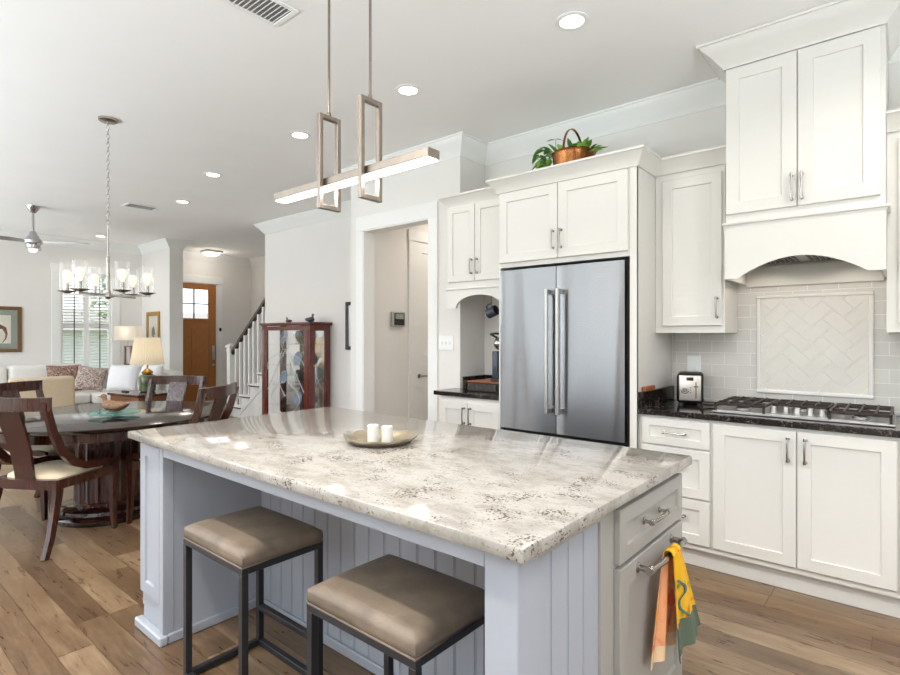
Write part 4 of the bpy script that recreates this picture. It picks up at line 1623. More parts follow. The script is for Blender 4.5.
obj('fold_over_bar', mb, M['towel1'], tw_)
# teal wavy stripe printed on the front fall
mb = MB()
rings = []
for k in range(15):
    t_ = k / 14
    z = 0.56 - 0.13 * t_
    y = 1.835 + 0.018 * math.sin(t_ * 7) + 0.045 * t_
    u_ = (y - (1.825 + 0.090 * ((0.655 - z) / 0.330))) / ((0.080 + 0.160 * ((0.655 - z) / 0.330) ** 0.8) / 2)
    tt_ = (0.655 - z) / 0.330
    fold = 0.013 * (1 - 0.25 * tt_) * math.sin(u_ * 5.2 + 0.6) + 0.004 * math.sin(u_ * 11 + 1.2)
    x = TBX + 0.016 + 0.010 * tt_ + fold * (0.35 + 0.65 * tt_) + 0.05 * tt_ ** 0.7 * max(0.0, u_ + 0.9) * (0.080 + 0.160 * tt_ ** 0.8) / 2
    rings.append([(x + 0.0035, y - 0.008, z), (x + 0.0035, y + 0.008, z), (x - 0.001, y + 0.008, z), (x - 0.001, y - 0.008, z)])
M['tealprint'] = pmat('teal_print', rgb(66, 104, 104), 0.95)
obj('printed_band', MB().ring_loft(rings), M['tealprint'], tw_)

# tray and candles
tr = thing('tray', 'round antique pewter tray with wavy rim on the island', 'tray', (-1.690, 1.548, 0.914))
rings = []
n = 40
for r, z in ((0.03, 0.003), (0.115, 0.003), (0.128, 0.012), (0.146, 0.026), (0.150, 0.028), (0.149, 0.022), (0.122, 0.002), (0.10, 0.0), (0.03, 0.0)):
    row = []
    for k in range(n):
        a = 2 * PI * k / n
        wob = 1 + (0.035 * math.cos(8 * a + 0.6) if r > 0.12 else 0)
        zz = z + (0.004 * math.cos(8 * a + 0.6) if r > 0.14 else 0)
        row.append((r * wob * math.cos(a), r * wob * math.sin(a), zz))
    rings.append(row)
obj('dish', MB().ring_loft(rings), M['traymat'], tr, world=False)
for i, (x, y, hgt, lab) in enumerate(((-1.706, 1.520, 0.072, 'taller white pillar candle, left of the pair on the pewter tray'), (-1.664, 1.560, 0.066, 'shorter white pillar candle, right of the pair on the pewter tray'))):
    cd = thing('pillar_candle', lab, 'candle', (x, y, 0.917), 0, 'candles on the tray')
    obj('wax', MB().lathe([(0.022, 0), (0.0235, 0.002), (0.0235, hgt - 0.003), (0.021, hgt), (0.012, hgt - 0.003), (0, hgt - 0.004)], n=24), M['candle'], cd, world=False)
    obj('wick', MB().tube([(0, 0, hgt - 0.005), (0.001, 0, hgt + 0.004)], 0.001, 6), M['black'], cd, world=False)

# ================================================================== STOOLS
STG = 'backless bar stools at the island'
sw, sd, shh = 0.452, 0.338, 0.558
st = thing('bar_stool', 'brown leather bar stool farther from the camera, nearer the island left end', 'stool', (-1.966, 1.124, 0), 0, STG)
a, b_ = sw / 2, sd / 2
q = 0.025
for sx in (-1, 1):
    for sy_ in (-1, 1):
        mb = MB()
        x, y = sx * (a - q / 2), sy_ * (b_ - q / 2)
        mb.box(x - q / 2, x + q / 2, y - q / 2, y + q / 2, 0.004, shh - 0.022, 0.0015)
        lg = obj('leg', mb, M['stoolmetal'], st, world=False)
        obj('foot_pad', MB().lathe([(0.009, 0), (0.009, 0.005), (0, 0.005)], (x, y, 0), 12), M['white'], lg, world=False)
mb = MB()
for y in (-b_, b_ - q):
    mb.box(-a, a, y, y + q, shh - 0.022, shh, 0.0015)
for x in (-a, a - q):
    mb.box(x, x + q, -b_ + q, b_ - q, shh - 0.022, shh, 0.0015)
obj('seat_frame', mb, M['stoolmetal'], st, world=False)
mb = MB()
for y in (-b_, b_ - q):
    mb.box(-a + q, a - q, y, y + q, 0.006, 0.031, 0.0015)
for x in (-a, a - q):
    mb.box(x, x + q, -b_ + q, b_ - q, 0.006, 0.031, 0.0015)
obj('base_frame', mb, M['stoolmetal'], st, world=False)
obj('footrest', B(-a + q, a - q, b_ - q, b_, 0.160, 0.183, 0.0015), M['stoolmetal'], st, world=False)
# cushion: rounded block with a domed top
mb = MB()
n = 26
rows = []


def cush(u, v, ztop):
    return 0


nx, ny = 24, 20
zb_, zt_ = shh + 0.001, shh + 0.058
grid = []
for i in range(nx + 1):
    row = []
    for j in range(ny + 1):
        u, v = -1 + 2 * i / nx, -1 + 2 * j / ny
        du, dv = 1 - abs(u), 1 - abs(v)
        ex_ = 1.0
        edge = min(1, du * nx / 4.5), min(1, dv * ny / 4.0)
        r_ = (1 - (1 - edge[0]) ** 2.6) ** 0.5 * (1 - (1 - edge[1]) ** 2.6) ** 0.5
        dome = 0.016 * (1 - u * u) * (1 - v * v)
        z = zt_ - 0.014 + 0.014 * r_ + dome
        row.append(mb._v((u * (a - 0.003), v * (b_ - 0.003), z)))
    grid.append(row)
for i in range(nx):
    for j in range(ny):
        mb._f([grid[i][j], grid[i + 1][j], grid[i + 1][j + 1], grid[i][j + 1]])
per = [grid[i][0] for i in range(nx + 1)] + [grid[nx][j] for j in range(1, ny + 1)] + [grid[i][ny] for i in range(nx - 1, -1, -1)] + [grid[0][j] for j in range(ny - 1, 0, -1)]
prev = per
for zf, gr in ((0.75, 1.010), (0.4, 1.014), (0.06, 1.002), (0.0, 0.985)):
    cur = [mb._v((p.co.x * gr, p.co.y * gr, zb_ + (zt_ - 0.014 - zb_) * zf)) for p in per]
    m_ = len(per)
    for k in range(m_):
        mb._f([prev[k], prev[(k + 1) % m_], cur[(k + 1) % m_], cur[k]])
    prev = cur
mb._f(prev)
cs = obj('seat_cushion', mb, M['leather'], st, angle=70, world=False)
pth = []
for x, y in ((-a, -b_), (a, -b_), (a, b_), (-a, b_)):
    pth.append((x * 0.995, y * 0.995, shh + 0.003))
obj('piping', MB().tube(pth, 0.0028, 6, True), M['leather'], cs, world=False)
dup(st, (-1.150, 1.130, 0), 0.0, 'brown leather bar stool nearest the camera, beside the island corner post', STG)

# ================================================================== LINEAR PENDANT over the island
PB = 1.545
lp = thing('linear_pendant_light', 'brushed metal linear LED pendant with two rectangular loops over the island', 'pendant light', (-1.905, PB, 1.94))
mb = MB()
mb.box(-2.440, -1.386, PB - 0.034, PB + 0.034, 2.044, 2.079, 0.002)
br_ = obj('light_bar', mb, M['pendant'], lp)
obj('diffuser', B(-2.434, -1.392, PB - 0.029, PB + 0.029, 2.0385, 2.0445), M['led'], br_)
LAMP_PENDANT = 4.0
ld = bpy.data.lights.new('pendant_glow', 'AREA')
ld.shape = 'RECTANGLE'
ld.size, ld.size_y = 1.08, 0.06
ld.energy = LAMP_PENDANT
ld.color = (1, 0.94, 0.86)
lo = bpy.data.objects.new('pendant_glow', ld)
lo.location = (-1.905, PB, 2.036)
C.objects.link(lo)
for x in (-2.036, -1.752):
    mb = MB()
    q = 0.020
    y0_, y1_, z0_, z1_ = PB - 0.060, PB + 0.060, 1.94, 2.372
    xa, xb = x - 0.012, x + 0.012
    mb.box(xa, xb, y0_, y0_ + q, z0_, z1_, 0.0015)
    mb.box(xa, xb, y1_ - q, y1_, z0_, z1_, 0.0015)
    mb.box(xa, xb, y0_ + q, y1_ - q, z1_ - q, z1_, 0.0015)
    mb.box(xa, xb, y0_ + q, y1_ - q, z0_, z0_ + q, 0.0015)
    lpz = obj('loop', mb, M['pendant'], lp)
    obj('loop_collar', MB().lathe([(0.010, 2.372), (0.010, 2.384), (0.006, 2.392), (0, 2.392)], (x, PB, 0), 12), M['pendant'], lpz)
    obj('rod', MB().tube([(x, PB, 2.38), (x, PB, 3.036)], 0.0058, 10), M['pendant'], lp)
obj('canopy', B(-2.13, -1.68, PB - 0.06, PB + 0.06, 3.025, 3.049, 0.003), M['pendant'], lp)

# ================================================================== CEILING FIXTURES
CANS = [(-1.374, 2.639, 'recessed ceiling light nearest the white range hood cabinet'),
        (-2.619, 2.653, 'recessed ceiling light right of the linear pendant rods'),
        (-3.899, 2.660, 'recessed ceiling light just left of the linear pendant loops'),
        (-5.549, 2.723, 'recessed ceiling light between the chandelier chain and the linear pendant'),
        (-6.955, 3.022, 'recessed ceiling light nearest the rectangular ceiling vent in the far room'),
        (-10.413, 3.171, 'farthest recessed ceiling light, behind the chandelier chain near the front window')]
EXTRA = [(-3.6, 4.9), (-1.374, 0.25), (-2.62, 0.25), (0.2, 2.64), (0.6, 0.6)]  # first one is unseen, added to brighten the hall wall


def can_parts(x, y, parent):
    obj('trim_ring', MB().lathe([(0.062, 3.0485), (0.064, 3.044), (0.088, 3.046), (0.090, 3.0498), (0.062, 3.0499)], (x, y, 0), 28, False), M['trimw'], parent)
    obj('lens', MB().lathe([(0.0, 3.0455), (0.063, 3.0465), (0.063, 3.0495), (0, 3.0497)], (x, y, 0), 24), M['canlight'], parent)


for i, (x, y, lab) in enumerate(CANS):
    t = thing('recessed_light', lab, 'ceiling light', (x, y, 3.045), 0, 'recessed ceiling lights')
    can_parts(x, y, t)
for x, y in EXTRA:
    t = thing('recessed_light', 'recessed ceiling light outside the photo, above the camera or added in the hall', 'ceiling light', (x, y, 3.045), 0, 'recessed ceiling lights')
    can_parts(x, y, t)
for i, (x, y) in enumerate([(c[0], c[1]) for c in CANS] + EXTRA):
    sl = bpy.data.lights.new('can_spot', 'SPOT')
    sl.energy = CAN_W * (20 if y > 4 else (16 if x > 0 else 5) if y > 2 else 44 if x < -2 else 62 if x < 0 else 28)
    sl.spot_size = math.radians(150)
    sl.spot_blend = 0.6
    sl.shadow_soft_size = 0.06
    sl.color = (1, 0.91, 0.80) if y > 2 else (1, 0.94, 0.87)
    so = bpy.data.objects.new('can_spot', sl)
    so.location = (x, y, 3.03)
    C.objects.link(so)


def vent(name, lab, cx_, cy_, lx, ly, rz, slat_along_x=True):
    t = thing(name, lab, 'ceiling vent', (cx_, cy_, 3.04), rz)
    mb = MB()
    b = 0.025
    mb.box(-lx / 2, lx / 2, -ly / 2, -ly / 2 + b, 0, 0.009, 0.002)
    mb.box(-lx / 2, lx / 2, ly / 2 - b, ly / 2, 0, 0.009, 0.002)
    mb.box(-lx / 2, -lx / 2 + b, -ly / 2 + b, ly / 2 - b, 0, 0.009, 0.002)
    mb.box(lx / 2 - b, lx / 2, -ly / 2 + b, ly / 2 - b, 0, 0.009, 0.002)
    obj('frame', mb, M['trimw'], t, world=False)
    obj('duct_backing', B(-lx / 2 + b, lx / 2 - b, -ly / 2 + b, ly / 2 - b, 0.0075, 0.009), M['ductgrey'], t, world=False)
    n = max(3, int((ly - 2 * b) / 0.024))
    for k in range(n):
        y = -ly / 2 + b + (k + 0.5) * (ly - 2 * b) / n
        mb = MB().at(Matrix.Translation((0, y, 0.003)) @ Matrix.Rotation(math.radians(32), 4, 'X'))
        mb.box(-lx / 2 + b, lx / 2 - b, -0.007, 0.007, -0.001, 0.001)
        obj('slat', mb, M['trimw'], t, world=False)
    return t


vent('ceiling_vent', 'white louvred ceiling vent at the top edge of the photo, left of pendant rods', -2.52, 1.43, 0.22, 0.42, 0)
vent('ceiling_vent', 'long white ceiling vent in the far room, right of the chandelier chain', -7.64, 2.79, 0.26, 0.38, 0)

fl = thing('flush_ceiling_light', 'square flush ceiling light with frosted bowl before the front door', 'ceiling light', (-10.55, 5.15, 2.925))
mb = MB()
fx, fy_ = -10.55, 5.15
mb.box(fx - 0.16, fx + 0.16, fy_ - 0.16, fy_ + 0.16, 3.018, 3.049, 0.006)
obj('plate', mb, M['nickel'], fl)
mb = MB()
rings = []
for s, z in ((0.145, 3.018), (0.13, 2.985), (0.09, 2.955), (0.05, 2.942), (0.01, 2.940)):
    rings.append([(fx + s * u, fy_ + s * v, z) for u, v in ((-1, -0.8), (-0.8, -1), (0.8, -1), (1, -0.8), (1, 0.8), (0.8, 1), (-0.8, 1), (-1, 0.8))])
obj('glass_bowl', mb.ring_loft(rings), M['flush'], fl, angle=60)
obj('finial', MB().lathe([(0.012, 2.945), (0.014, 2.930), (0, 2.925)], (fx, fy_, 0), 12), M['nickel'], fl)
pl_ = bpy.data.lights.new('flush_light_glow', 'POINT')
pl_.energy = 6
pl_.shadow_soft_size = 0.12
pl_.color = (1, 0.93, 0.84)
po = bpy.data.objects.new('flush_light_glow', pl_)
po.location = (fx, fy_, 2.78)
C.objects.link(po)

# ================================================================== DINING
TC = Vector((-4.72, 1.50, 0))
dt = thing('dining_table', 'round dark mahogany dining table on a fluted drum pedestal', 'dining table', TC)
obj('tabletop', MB().lathe([(0.0, 0.722), (0.76, 0.722), (0.785, 0.730), (0.80, 0.742), (0.812, 0.752), (0.812, 0.757), (0.806, 0.760), (0, 0.760)], n=72), M['tabletop'], dt, world=False)
obj('skirt', MB().lathe([(0.70, 0.655), (0.715, 0.66), (0.715, 0.722), (0.70, 0.722)], n=64, cap=False), M['darkwood'], dt, world=False)
mb = MB()
n = 80
prof = [(0.215, 0.105), (0.215, 0.70)]
rings = []
for z, rr_ in ((0.10, 0.235), (0.125, 0.235), (0.13, 0.225), (0.64, 0.225), (0.645, 0.30), (0.722, 0.32)):
    row = []
    for k in range(n):
        a = 2 * PI * k / n
        fl_ = 0.0
        if 0.125 < z < 0.642:
            fl_ = -0.012 * abs(math.sin(a * 10)) ** 0.5 + 0.006
        row.append(((rr_ + fl_) * math.cos(a), (rr_ + fl_) * math.sin(a), z))
    rings.append(row)
obj('pedestal', mb.ring_loft(rings), M['darkwood'], dt, angle=60, world=False)
obj('base', MB().lathe([(0.0, 0.0), (0.360, 0.0), (0.368, 0.012), (0.368, 0.035), (0.350, 0.052), (0.330, 0.062), (0.325, 0.085), (0.300, 0.100), (0.0, 0.102)], n=64), M['tabletop'], dt, world=False)

CHG = 'dark klismos dining chairs around the round table'


def make_chair(label, loc, rz):
    t = thing('dining_chair', label, 'chair', loc, rz, CHG)
    W_ = 'darkwood'
    # local: faces +y
    for s in (-1, 1):
        # sabre rear legs
        pts = [(s * 0.215, -0.205, 0.45), (s * 0.218, -0.215, 0.36), (s * 0.224, -0.245, 0.24), (s * 0.233, -0.280, 0.12), (s * 0.245, -0.335, 0.0)]
        obj('leg', MB().bar(pts, 0.030, [0.060, 0.054, 0.046, 0.040, 0.034]), M[W_], t, world=False)
        pts = [(s * 0.240, 0.215, 0.44), (s * 0.240, 0.217, 0.25), (s * 0.243, 0.228, 0.0)]
        obj('leg', MB().bar(pts, [0.040, 0.036, 0.026], [0.045, 0.038, 0.026]), M[W_], t, world=False)
        # sweeping side stile: top rail -> seat side -> front leg
        pts = [(s * 0.252, -0.335, 0.955), (s * 0.250, -0.315, 0.88), (s * 0.247, -0.275, 0.76), (s * 0.244, -0.215, 0.645), (s * 0.243, -0.130, 0.555),
               (s * 0.243, -0.030, 0.510), (s * 0.243, 0.080, 0.492), (s * 0.242, 0.170, 0.492), (s * 0.240, 0.240, 0.478)]
        obj('side_stile', MB().bar(pts, 0.026, [0.042, 0.044, 0.048, 0.054, 0.054, 0.048, 0.042, 0.040, 0.040]), M[W_], t, world=False)
    # curved top rail
    pts, n_ = [], 12
    for k in range(n_ + 1):
        u = -1 + 2 * k / n_
        pts.append((u * 0.275, -0.375 + 0.055 * u * u, 0.945))
    obj('top_rail', MB().bar(pts, 0.026, 0.082, (0, 1, 0)), M[W_], t, world=False)
    # splat
    pts = [(0, -0.222, 0.43), (0, -0.232, 0.52), (0, -0.258, 0.65), (0, -0.300, 0.78), (0, -0.355, 0.925)]
    obj('splat', MB().bar(pts, [0.130, 0.134, 0.146, 0.160, 0.178], 0.016), M[W_], t, world=False)
    # seat frame
    out = [(-0.225, -0.222), (-0.12, -0.240), (0.12, -0.240), (0.225, -0.222), (0.262, 0.235), (-0.262, 0.235)]
    inn = [(-0.190, -0.190), (-0.11, -0.205), (0.11, -0.205), (0.190, -0.190), (0.222, 0.195), (-0.222, 0.195)]
    mb = MB()
    rings = [[(x, y, 0.395) for x, y in out], [(x, y, 0.455) for x, y in out], [(x, y, 0.455) for x, y in inn], [(x, y, 0.395) for x, y in inn]]
    mb.ring_loft(rings, False, True)
    obj('seat_frame', mb, M[W_], t, world=False)
    mb = MB()
    rings = []
    for g, z in ((0.80, 0.425), (0.98, 0.430), (1.0, 0.452), (0.985, 0.470), (0.90, 0.482), (0.6, 0.490), (0.2, 0.493)):
        row = []
        for k in range(32):
            a = 2 * PI * k / 32
            cx_, sy_ = math.cos(a), math.sin(a)
            e = 0.35
            x = 0.212 * math.copysign(abs(cx_) ** e, cx_) * (1 + 0.055 * math.copysign(abs(sy_) ** e, sy_))
            y = 0.205 * math.copysign(abs(sy_) ** e, sy_)
            row.append((x * g, y * g, z))
        rings.append(row)
    obj('seat', mb.ring_loft(rings), M['seatfab'], t, angle=60, world=False)
    return t


def chair_at(ang, dist):
    """position and heading for a chair facing the table centre"""
    a = math.radians(ang)
    p = TC + Vector((math.cos(a), math.sin(a), 0)) * dist
    return (p.x, p.y, 0), a + PI / 2


ch1 = make_chair('dark dining chair nearest the camera, its back turned to us, cream seat', (-4.372, 1.068, 0), math.radians(32.3))
for ang, dist, lab in ((36, 0.555, 'dark dining chair between round table and island, back partly hidden behind the counter'),
                       (125, 0.55, 'dark dining chair on the far side of the table, in front of the green lamp'),
                       (212, 0.555, 'dark dining chair at the left side of the table, before the tan armchair')):
    loc, rz = chair_at(ang, dist)
    dup(ch1, loc, rz, lab, CHG)

# lazy susan with a woven duck
LS = (-4.475, 1.455)
ls = thing('lazy_susan', 'teal glass lazy susan on the round dining table', 'lazy susan', (LS[0], LS[1], 0.760))
obj('foot', MB().lathe([(0, 0), (0.055, 0), (0.055, 0.006), (0.02, 0.012), (0.018, 0.028), (0.03, 0.032), (0, 0.032)], n=28), M['tealglass'], ls, world=False)
obj('glass_plate', MB().lathe([(0, 0.032), (0.165, 0.032), (0.170, 0.036), (0.170, 0.040), (0.165, 0.044), (0, 0.044)], n=48), M['tealglass'], ls, world=False)


def loft_path(mb, st_, n=18):
    """st_: (x, z, ry, rz_) stations along x: ellipses in the plane across the path"""
    P = [Vector((s[0], 0, s[1])) for s in st_]
    rings = []
    for i, s in enumerate(st_):
        t_ = (P[min(i + 1, len(P) - 1)] - P[max(i - 1, 0)]).normalized()
        up = Vector((-t_.z, 0, t_.x))
        rings.append([tuple(P[i] + Vector((0, 1, 0)) * s[2] * math.cos(2 * PI * k / n) + up * s[3] * math.sin(2 * PI * k / n)) for k in range(n)])
    mb.ring_loft(rings)
    return mb


def duck(name, label, cat, loc, rz, sc, mats):
    d = thing(name, label, cat, loc, rz)
    T = Matrix.Scale(sc, 4)
    mb = MB().at(T)
    loft_path(mb, [(-1.0, 0.52, 0.02, 0.02), (-0.92, 0.50, 0.10, 0.05), (-0.72, 0.42, 0.28, 0.16), (-0.4, 0.34, 0.42, 0.28), (0.0, 0.32, 0.46, 0.32), (0.35, 0.36, 0.40, 0.32), (0.58, 0.44, 0.28, 0.28), (0.70, 0.55, 0.15, 0.18)])
    mb.at(T @ Matrix.Translation((0, 0, 0)))
    mb.lathe([(0.30, 0.0), (0.32, 0.03), (0.26, 0.10), (0, 0.10)], (0, 0, 0), 20)
    obj('body', mb, mats[0], d, angle=70, world=False)
    mb = MB().at(T)
    mb.tube([(0.56, 0, 0.46), (0.63, 0, 0.62), (0.66, 0, 0.76), (0.70, 0, 0.88)], [0.24, 0.15, 0.12, 0.13], 16)
    mb.ball((0.74, 0, 0.93), 0.19, 0.15, 0.15, 16, 10)
    h_ = obj('head', mb, mats[1], d, angle=70, world=False)
    mb = MB().at(T)
    loft_path(mb, [(0.86, 0.93, 0.10, 0.07), (0.98, 0.905, 0.075, 0.035), (1.10, 0.895, 0.07, 0.02), (1.15, 0.895, 0.03, 0.01)], 12)
    obj('bill', mb, mats[2], h_, angle=70, world=False)
    for s in (-1, 1):
        mb = MB().at(T @ Matrix.Translation((-0.12, s * 0.40, 0.38)) @ Matrix.Rotation(s * 0.25, 4, 'X'))
        mb.ball((0, 0, 0), 0.55, 0.07, 0.19, 16, 8)
        obj('wing', mb, mats[0], d, angle=70, world=False)
    return d


duck('woven_duck', 'brown woven duck basket standing on the teal lazy susan', 'duck figurine', (LS[0], LS[1], 0.804), math.radians(215), 0.118, (M['rattan'], M['rattan'], M['sidewood']))

# chandelier
CX, CY = -4.754, 1.499
cl = thing('chandelier', 'brushed nickel chandelier with clear glass cylinders over the dining table', 'chandelier', (CX, CY, 1.66))
obj('canopy', MB().lathe([(0.0, 3.025), (0.055, 3.027), (0.066, 3.034), (0.068, 3.0495), (0, 3.0497)], (CX, CY, 0), 28), M['nickel'], cl)
mb = MB()
mb.tube([(CX, CY, 3.026), (CX, CY, 3.0)], 0.006, 8)
z = 3.0
k = 0
while z > 2.21:
    # oval links, alternating planes
    pts = []
    for i in range(12):
        a = 2 * PI * i / 12
        u, v = 0.0085 * math.cos(a), 0.021 * math.sin(a)
        pts.append((CX + (u if k % 2 else 0), CY + (0 if k % 2 else u), z - 0.018 + v))
    mb.tube(pts, 0.0023, 6, True)
    z -= 0.0335
    k += 1
obj('chain', mb, M['nickel'], cl)
mb = MB()
mb.tube([(CX, CY, 2.225), (CX, CY, 1.97)], 0.0055, 10)
mb.tube([(CX, CY, 1.98), (CX, CY, 1.965), (CX, CY, 1.66)], [0.009, 0.012, 0.012], 12)
obj('stem', mb, M['nickel'], cl)
obj('hub', MB().lathe([(0.0, 1.645), (0.016, 1.648), (0.02, 1.658), (0.045, 1.664), (0.045, 1.690), (0.02, 1.696), (0.016, 1.72), (0, 1.72)], (CX, CY, 0), 20), M['nickel'], cl)
for k in range(6):
    a = math.radians(22 + 60 * k) + math.radians(40.2)
    d = Vector((math.cos(a), math.sin(a), 0))
    e_ = Vector((CX, CY, 1.677)) + d * 0.29
    am = obj('arm', MB().bar([(CX, CY, 1.677), tuple(e_)], 0.020, 0.014, (-d.y, d.x, 0)), M['nickel'], cl)
    c = (e_.x, e_.y, 0)
    c_in = Vector((CX, CY, 0)) + d * 0.268
    cc = (c_in.x, c_in.y, 0)
    obj('dish', MB().lathe([(0.0, 1.690), (0.012, 1.684), (0.060, 1.700), (0.062, 1.704), (0.055, 1.704), (0, 1.698)], cc, 22), M['nickel'], am)
    obj('socket', MB().lathe([(0.013, 1.700), (0.013, 1.760), (0.010, 1.764), (0, 1.764)], cc, 14), M['nickel'], am)
    obj('bulb', MB().lathe([(0.009, 1.764), (0.013, 1.775), (0.030, 1.815), (0.031, 1.835), (0.022, 1.856), (0, 1.864)], cc, 16), M['bulb'], am)
    obj('glass_cylinder', MB().lathe([(0.052, 1.705), (0.052, 1.915), (0.0495, 1.915), (0.0495, 1.705)], cc, 24, False), M['glass'], am)

# ceiling fan
FX, FY_ = -8.68, 1.873
cf = thing('ceiling_fan', 'brushed nickel ceiling fan in the far living room', 'ceiling fan', (FX, FY_, 2.5))
obj('canopy', MB().lathe([(0.0, 2.955), (0.03, 2.96), (0.07, 3.02), (0.078, 3.049), (0, 3.0495)], (FX, FY_, 0), 24), M['chrome'], cf)
obj('downrod', MB().tube([(FX, FY_, 2.97), (FX, FY_, 2.70)], 0.014, 10), M['nickel'], cf)
obj('motor', MB().lathe([(0.0, 2.49), (0.05, 2.49), (0.075, 2.505), (0.08, 2.545), (0.105, 2.565), (0.105, 2.60), (0.075, 2.635), (0.045, 2.68), (0.03, 2.72), (0, 2.72)], (FX, FY_, 0), 28), M['chrome'], cf)
obj('light_kit', MB().lathe([(0.0, 2.445), (0.035, 2.45), (0.055, 2.488), (0.05, 2.492), (0, 2.492)], (FX, FY_, 0), 24), M['flush'], cf)
for k in range(3):
    a = math.radians(40.2 + 4 + 120 * k)
    d = Vector((math.cos(a), math.sin(a), 0))
    s = Vector((-d.y, d.x, 0))
    rings = []
    for t_, w_, dz in ((0.09, 0.05, 0.0), (0.16, 0.11, 0.004), (0.3, 0.135, 0.004), (0.5, 0.125, -0.002), (0.64, 0.10, -0.010), (0.69, 0.05, -0.014)):
        p = Vector((FX, FY_, 2.575 + dz)) + d * t_
        tl = 0.18
        o1, o2 = s * (w_ / 2), Vector((0, 0, 1)) * (w_ / 2 * tl)
        rings.append([tuple(p - o1 - o2), tuple(p + o1 + o2), tuple(p + o1 + o2 + Vector((0, 0, 0.007))), tuple(p - o1 - o2 + Vector((0, 0, 0.007)))])
    bl = obj('blade', MB().ring_loft(rings), M['nickel'], cf)

# ================================================================== CHINA CABINET
gx0, gx1, gy0, gy1, gt = -6.93, -5.80, 4.10, 4.445, 1.540
gc = thing('china_cabinet', 'cherry wood curio cabinet with leaded glass front and glass shelves', 'china cabinet', ((gx0 + gx1) / 2, (gy0 + gy1) / 2, 0))
mb = MB()
mb.box(gx0 - 0.025, gx1 + 0.02, gy0 - 0.025, gy1, gt - 0.028, gt, 0.006, 2)
mb.box(gx0 - 0.010, gx1 + 0.008, gy0 - 0.010, gy1, gt - 0.045, gt - 0.028, 0.003)
obj('top', mb, M['cherry'], gc)
mb = MB()
mb.box(gx0 - 0.012, gx1 + 0.012, gy0 - 0.012, gy1, 0.0, 0.12, 0.004)
mb.box(gx0, gx1, gy0, gy1, 0.12, 0.16)
obj('plinth', mb, M['cherry'], gc)
obj('back_panel', B(gx0 + 0.01, gx1 - 0.01, gy1 - 0.016, gy1 - 0.002, 0.16, gt - 0.045), M['mirror'], gc)
for x, w_ in ((gx0, 0.075), (gx1 - 0.085, 0.085)):
    mb = MB()
    mb.box(x, x + w_, gy0 + 0.002, gy0 + 0.04, 0.16, gt - 0.045, 0.004)
    for k in range(3):
        mb.tube([(x + w_ * (0.3 + 0.2 * k), gy0 + 0.003, 0.22), (x + w_ * (0.3 + 0.2 * k), gy0 + 0.003, gt - 0.10)], 0.006, 8)
    obj('post', mb, M['cherry'], gc)
for x in (gx0, gx1 - 0.04):
    mb = MB()
    mb.box(x, x + 0.04, gy1 - 0.06, gy1 - 0.018, 0.16, gt - 0.045, 0.003)
    obj('post', mb, M['cherry'], gc)
fx0, fx1 = gx0 + 0.075, gx1 - 0.085
mb = MB()
mb.box(fx0, fx0 + 0.05, gy0 + 0.006, gy0 + 0.03, 0.16, gt - 0.05, 0.003)
mb.box(fx1 - 0.05, fx1, gy0 + 0.006, gy0 + 0.03, 0.16, gt - 0.05, 0.003)
mb.box(fx0 + 0.05, fx1 - 0.05, gy0 + 0.006, gy0 + 0.03, gt - 0.105, gt - 0.05, 0.003)
mb.box(fx0 + 0.05, fx1 - 0.05, gy0 + 0.006, gy0 + 0.03, 0.16, 0.22, 0.003)
gd = obj('door', mb, M['cherry'], gc)
obj('glass_pane', B(fx0 + 0.045, fx1 - 0.045, gy0 + 0.016, gy0 + 0.020, 0.21, gt - 0.10), M['glass'], gd)
# lead came: interlaced arches
mb = MB()
xm_ = (fx0 + fx1) / 2
yl = gy0 + 0.013
zt_ = gt - 0.105
hw = (fx1 - fx0) / 2 - 0.05
for s in (-1, 1):
    mb.tube([(xm_ + s * hw * (1 - 0.96 * math.sin(PI / 2 * k / 10)) * 1.0, yl, 0.62 + (zt_ - 0.62) * k / 10) for k in range(11)], 0.004, 6)
    mb.tube([(xm_ + s * 0.19 * math.sin(PI * k / 14), yl, 0.55 + 0.62 * k / 14) for k in range(15)], 0.004, 6)
    mb.tube([(xm_ + s * (0.05 + 0.28 * math.sin(PI * k / 14)), yl, 0.30 + 0.45 * k / 14) for k in range(15)], 0.004, 6)
    mb.tube([(xm_ + s * hw * (0.99 - 0.0 * k), yl, 0.9 + 0.001 * k) for k in range(1)] + [(xm_ + s * hw * math.cos(PI / 2 * k / 8), yl, 0.95 + 0.18 * math.sin(PI / 2 * k / 8)) for k in range(9)], 0.0035, 6)
mb.tube([(xm_ + 0.10 * math.cos(2 * PI * k / 20), yl, zt_ - 0.17 + 0.09 * math.sin(2 * PI * k / 20)) for k in range(20)], 0.004, 6, True)
obj('lead_came', mb, M['lead'], gd)
# glazed right side
mb = MB()
mb.box(gx1 - 0.026, gx1 - 0.004, gy0 + 0.040, gy0 + 0.085, 0.16, gt - 0.045, 0.003)
mb.box(gx1 - 0.026, gx1 - 0.004, gy1 - 0.105, gy1 - 0.060, 0.16, gt - 0.045, 0.003)
mb.box(gx1 - 0.026, gx1 - 0.004, gy0 + 0.085, gy1 - 0.105, gt - 0.105, gt - 0.045, 0.003)
mb.box(gx1 - 0.026, gx1 - 0.004, gy0 + 0.085, gy1 - 0.105, 0.16, 0.22, 0.003)
sd_ = obj('side_door', mb, M['cherry'], gc)
obj('glass_pane', B(gx1 - 0.017, gx1 - 0.013, gy0 + 0.08, gy1 - 0.10, 0.21, gt - 0.10), M['glass'], sd_)
obj('knob', MB().tube([(gx1 - 0.004, gy0 + 0.062, 0.98), (gx1 + 0.010, gy0 + 0.062, 0.98), (gx1 + 0.016, gy0 + 0.062, 0.98)], [0.004, 0.009, 0.006], 10), M['brass'], sd_)
SH = (0.40, 0.68, 0.95, 1.24)
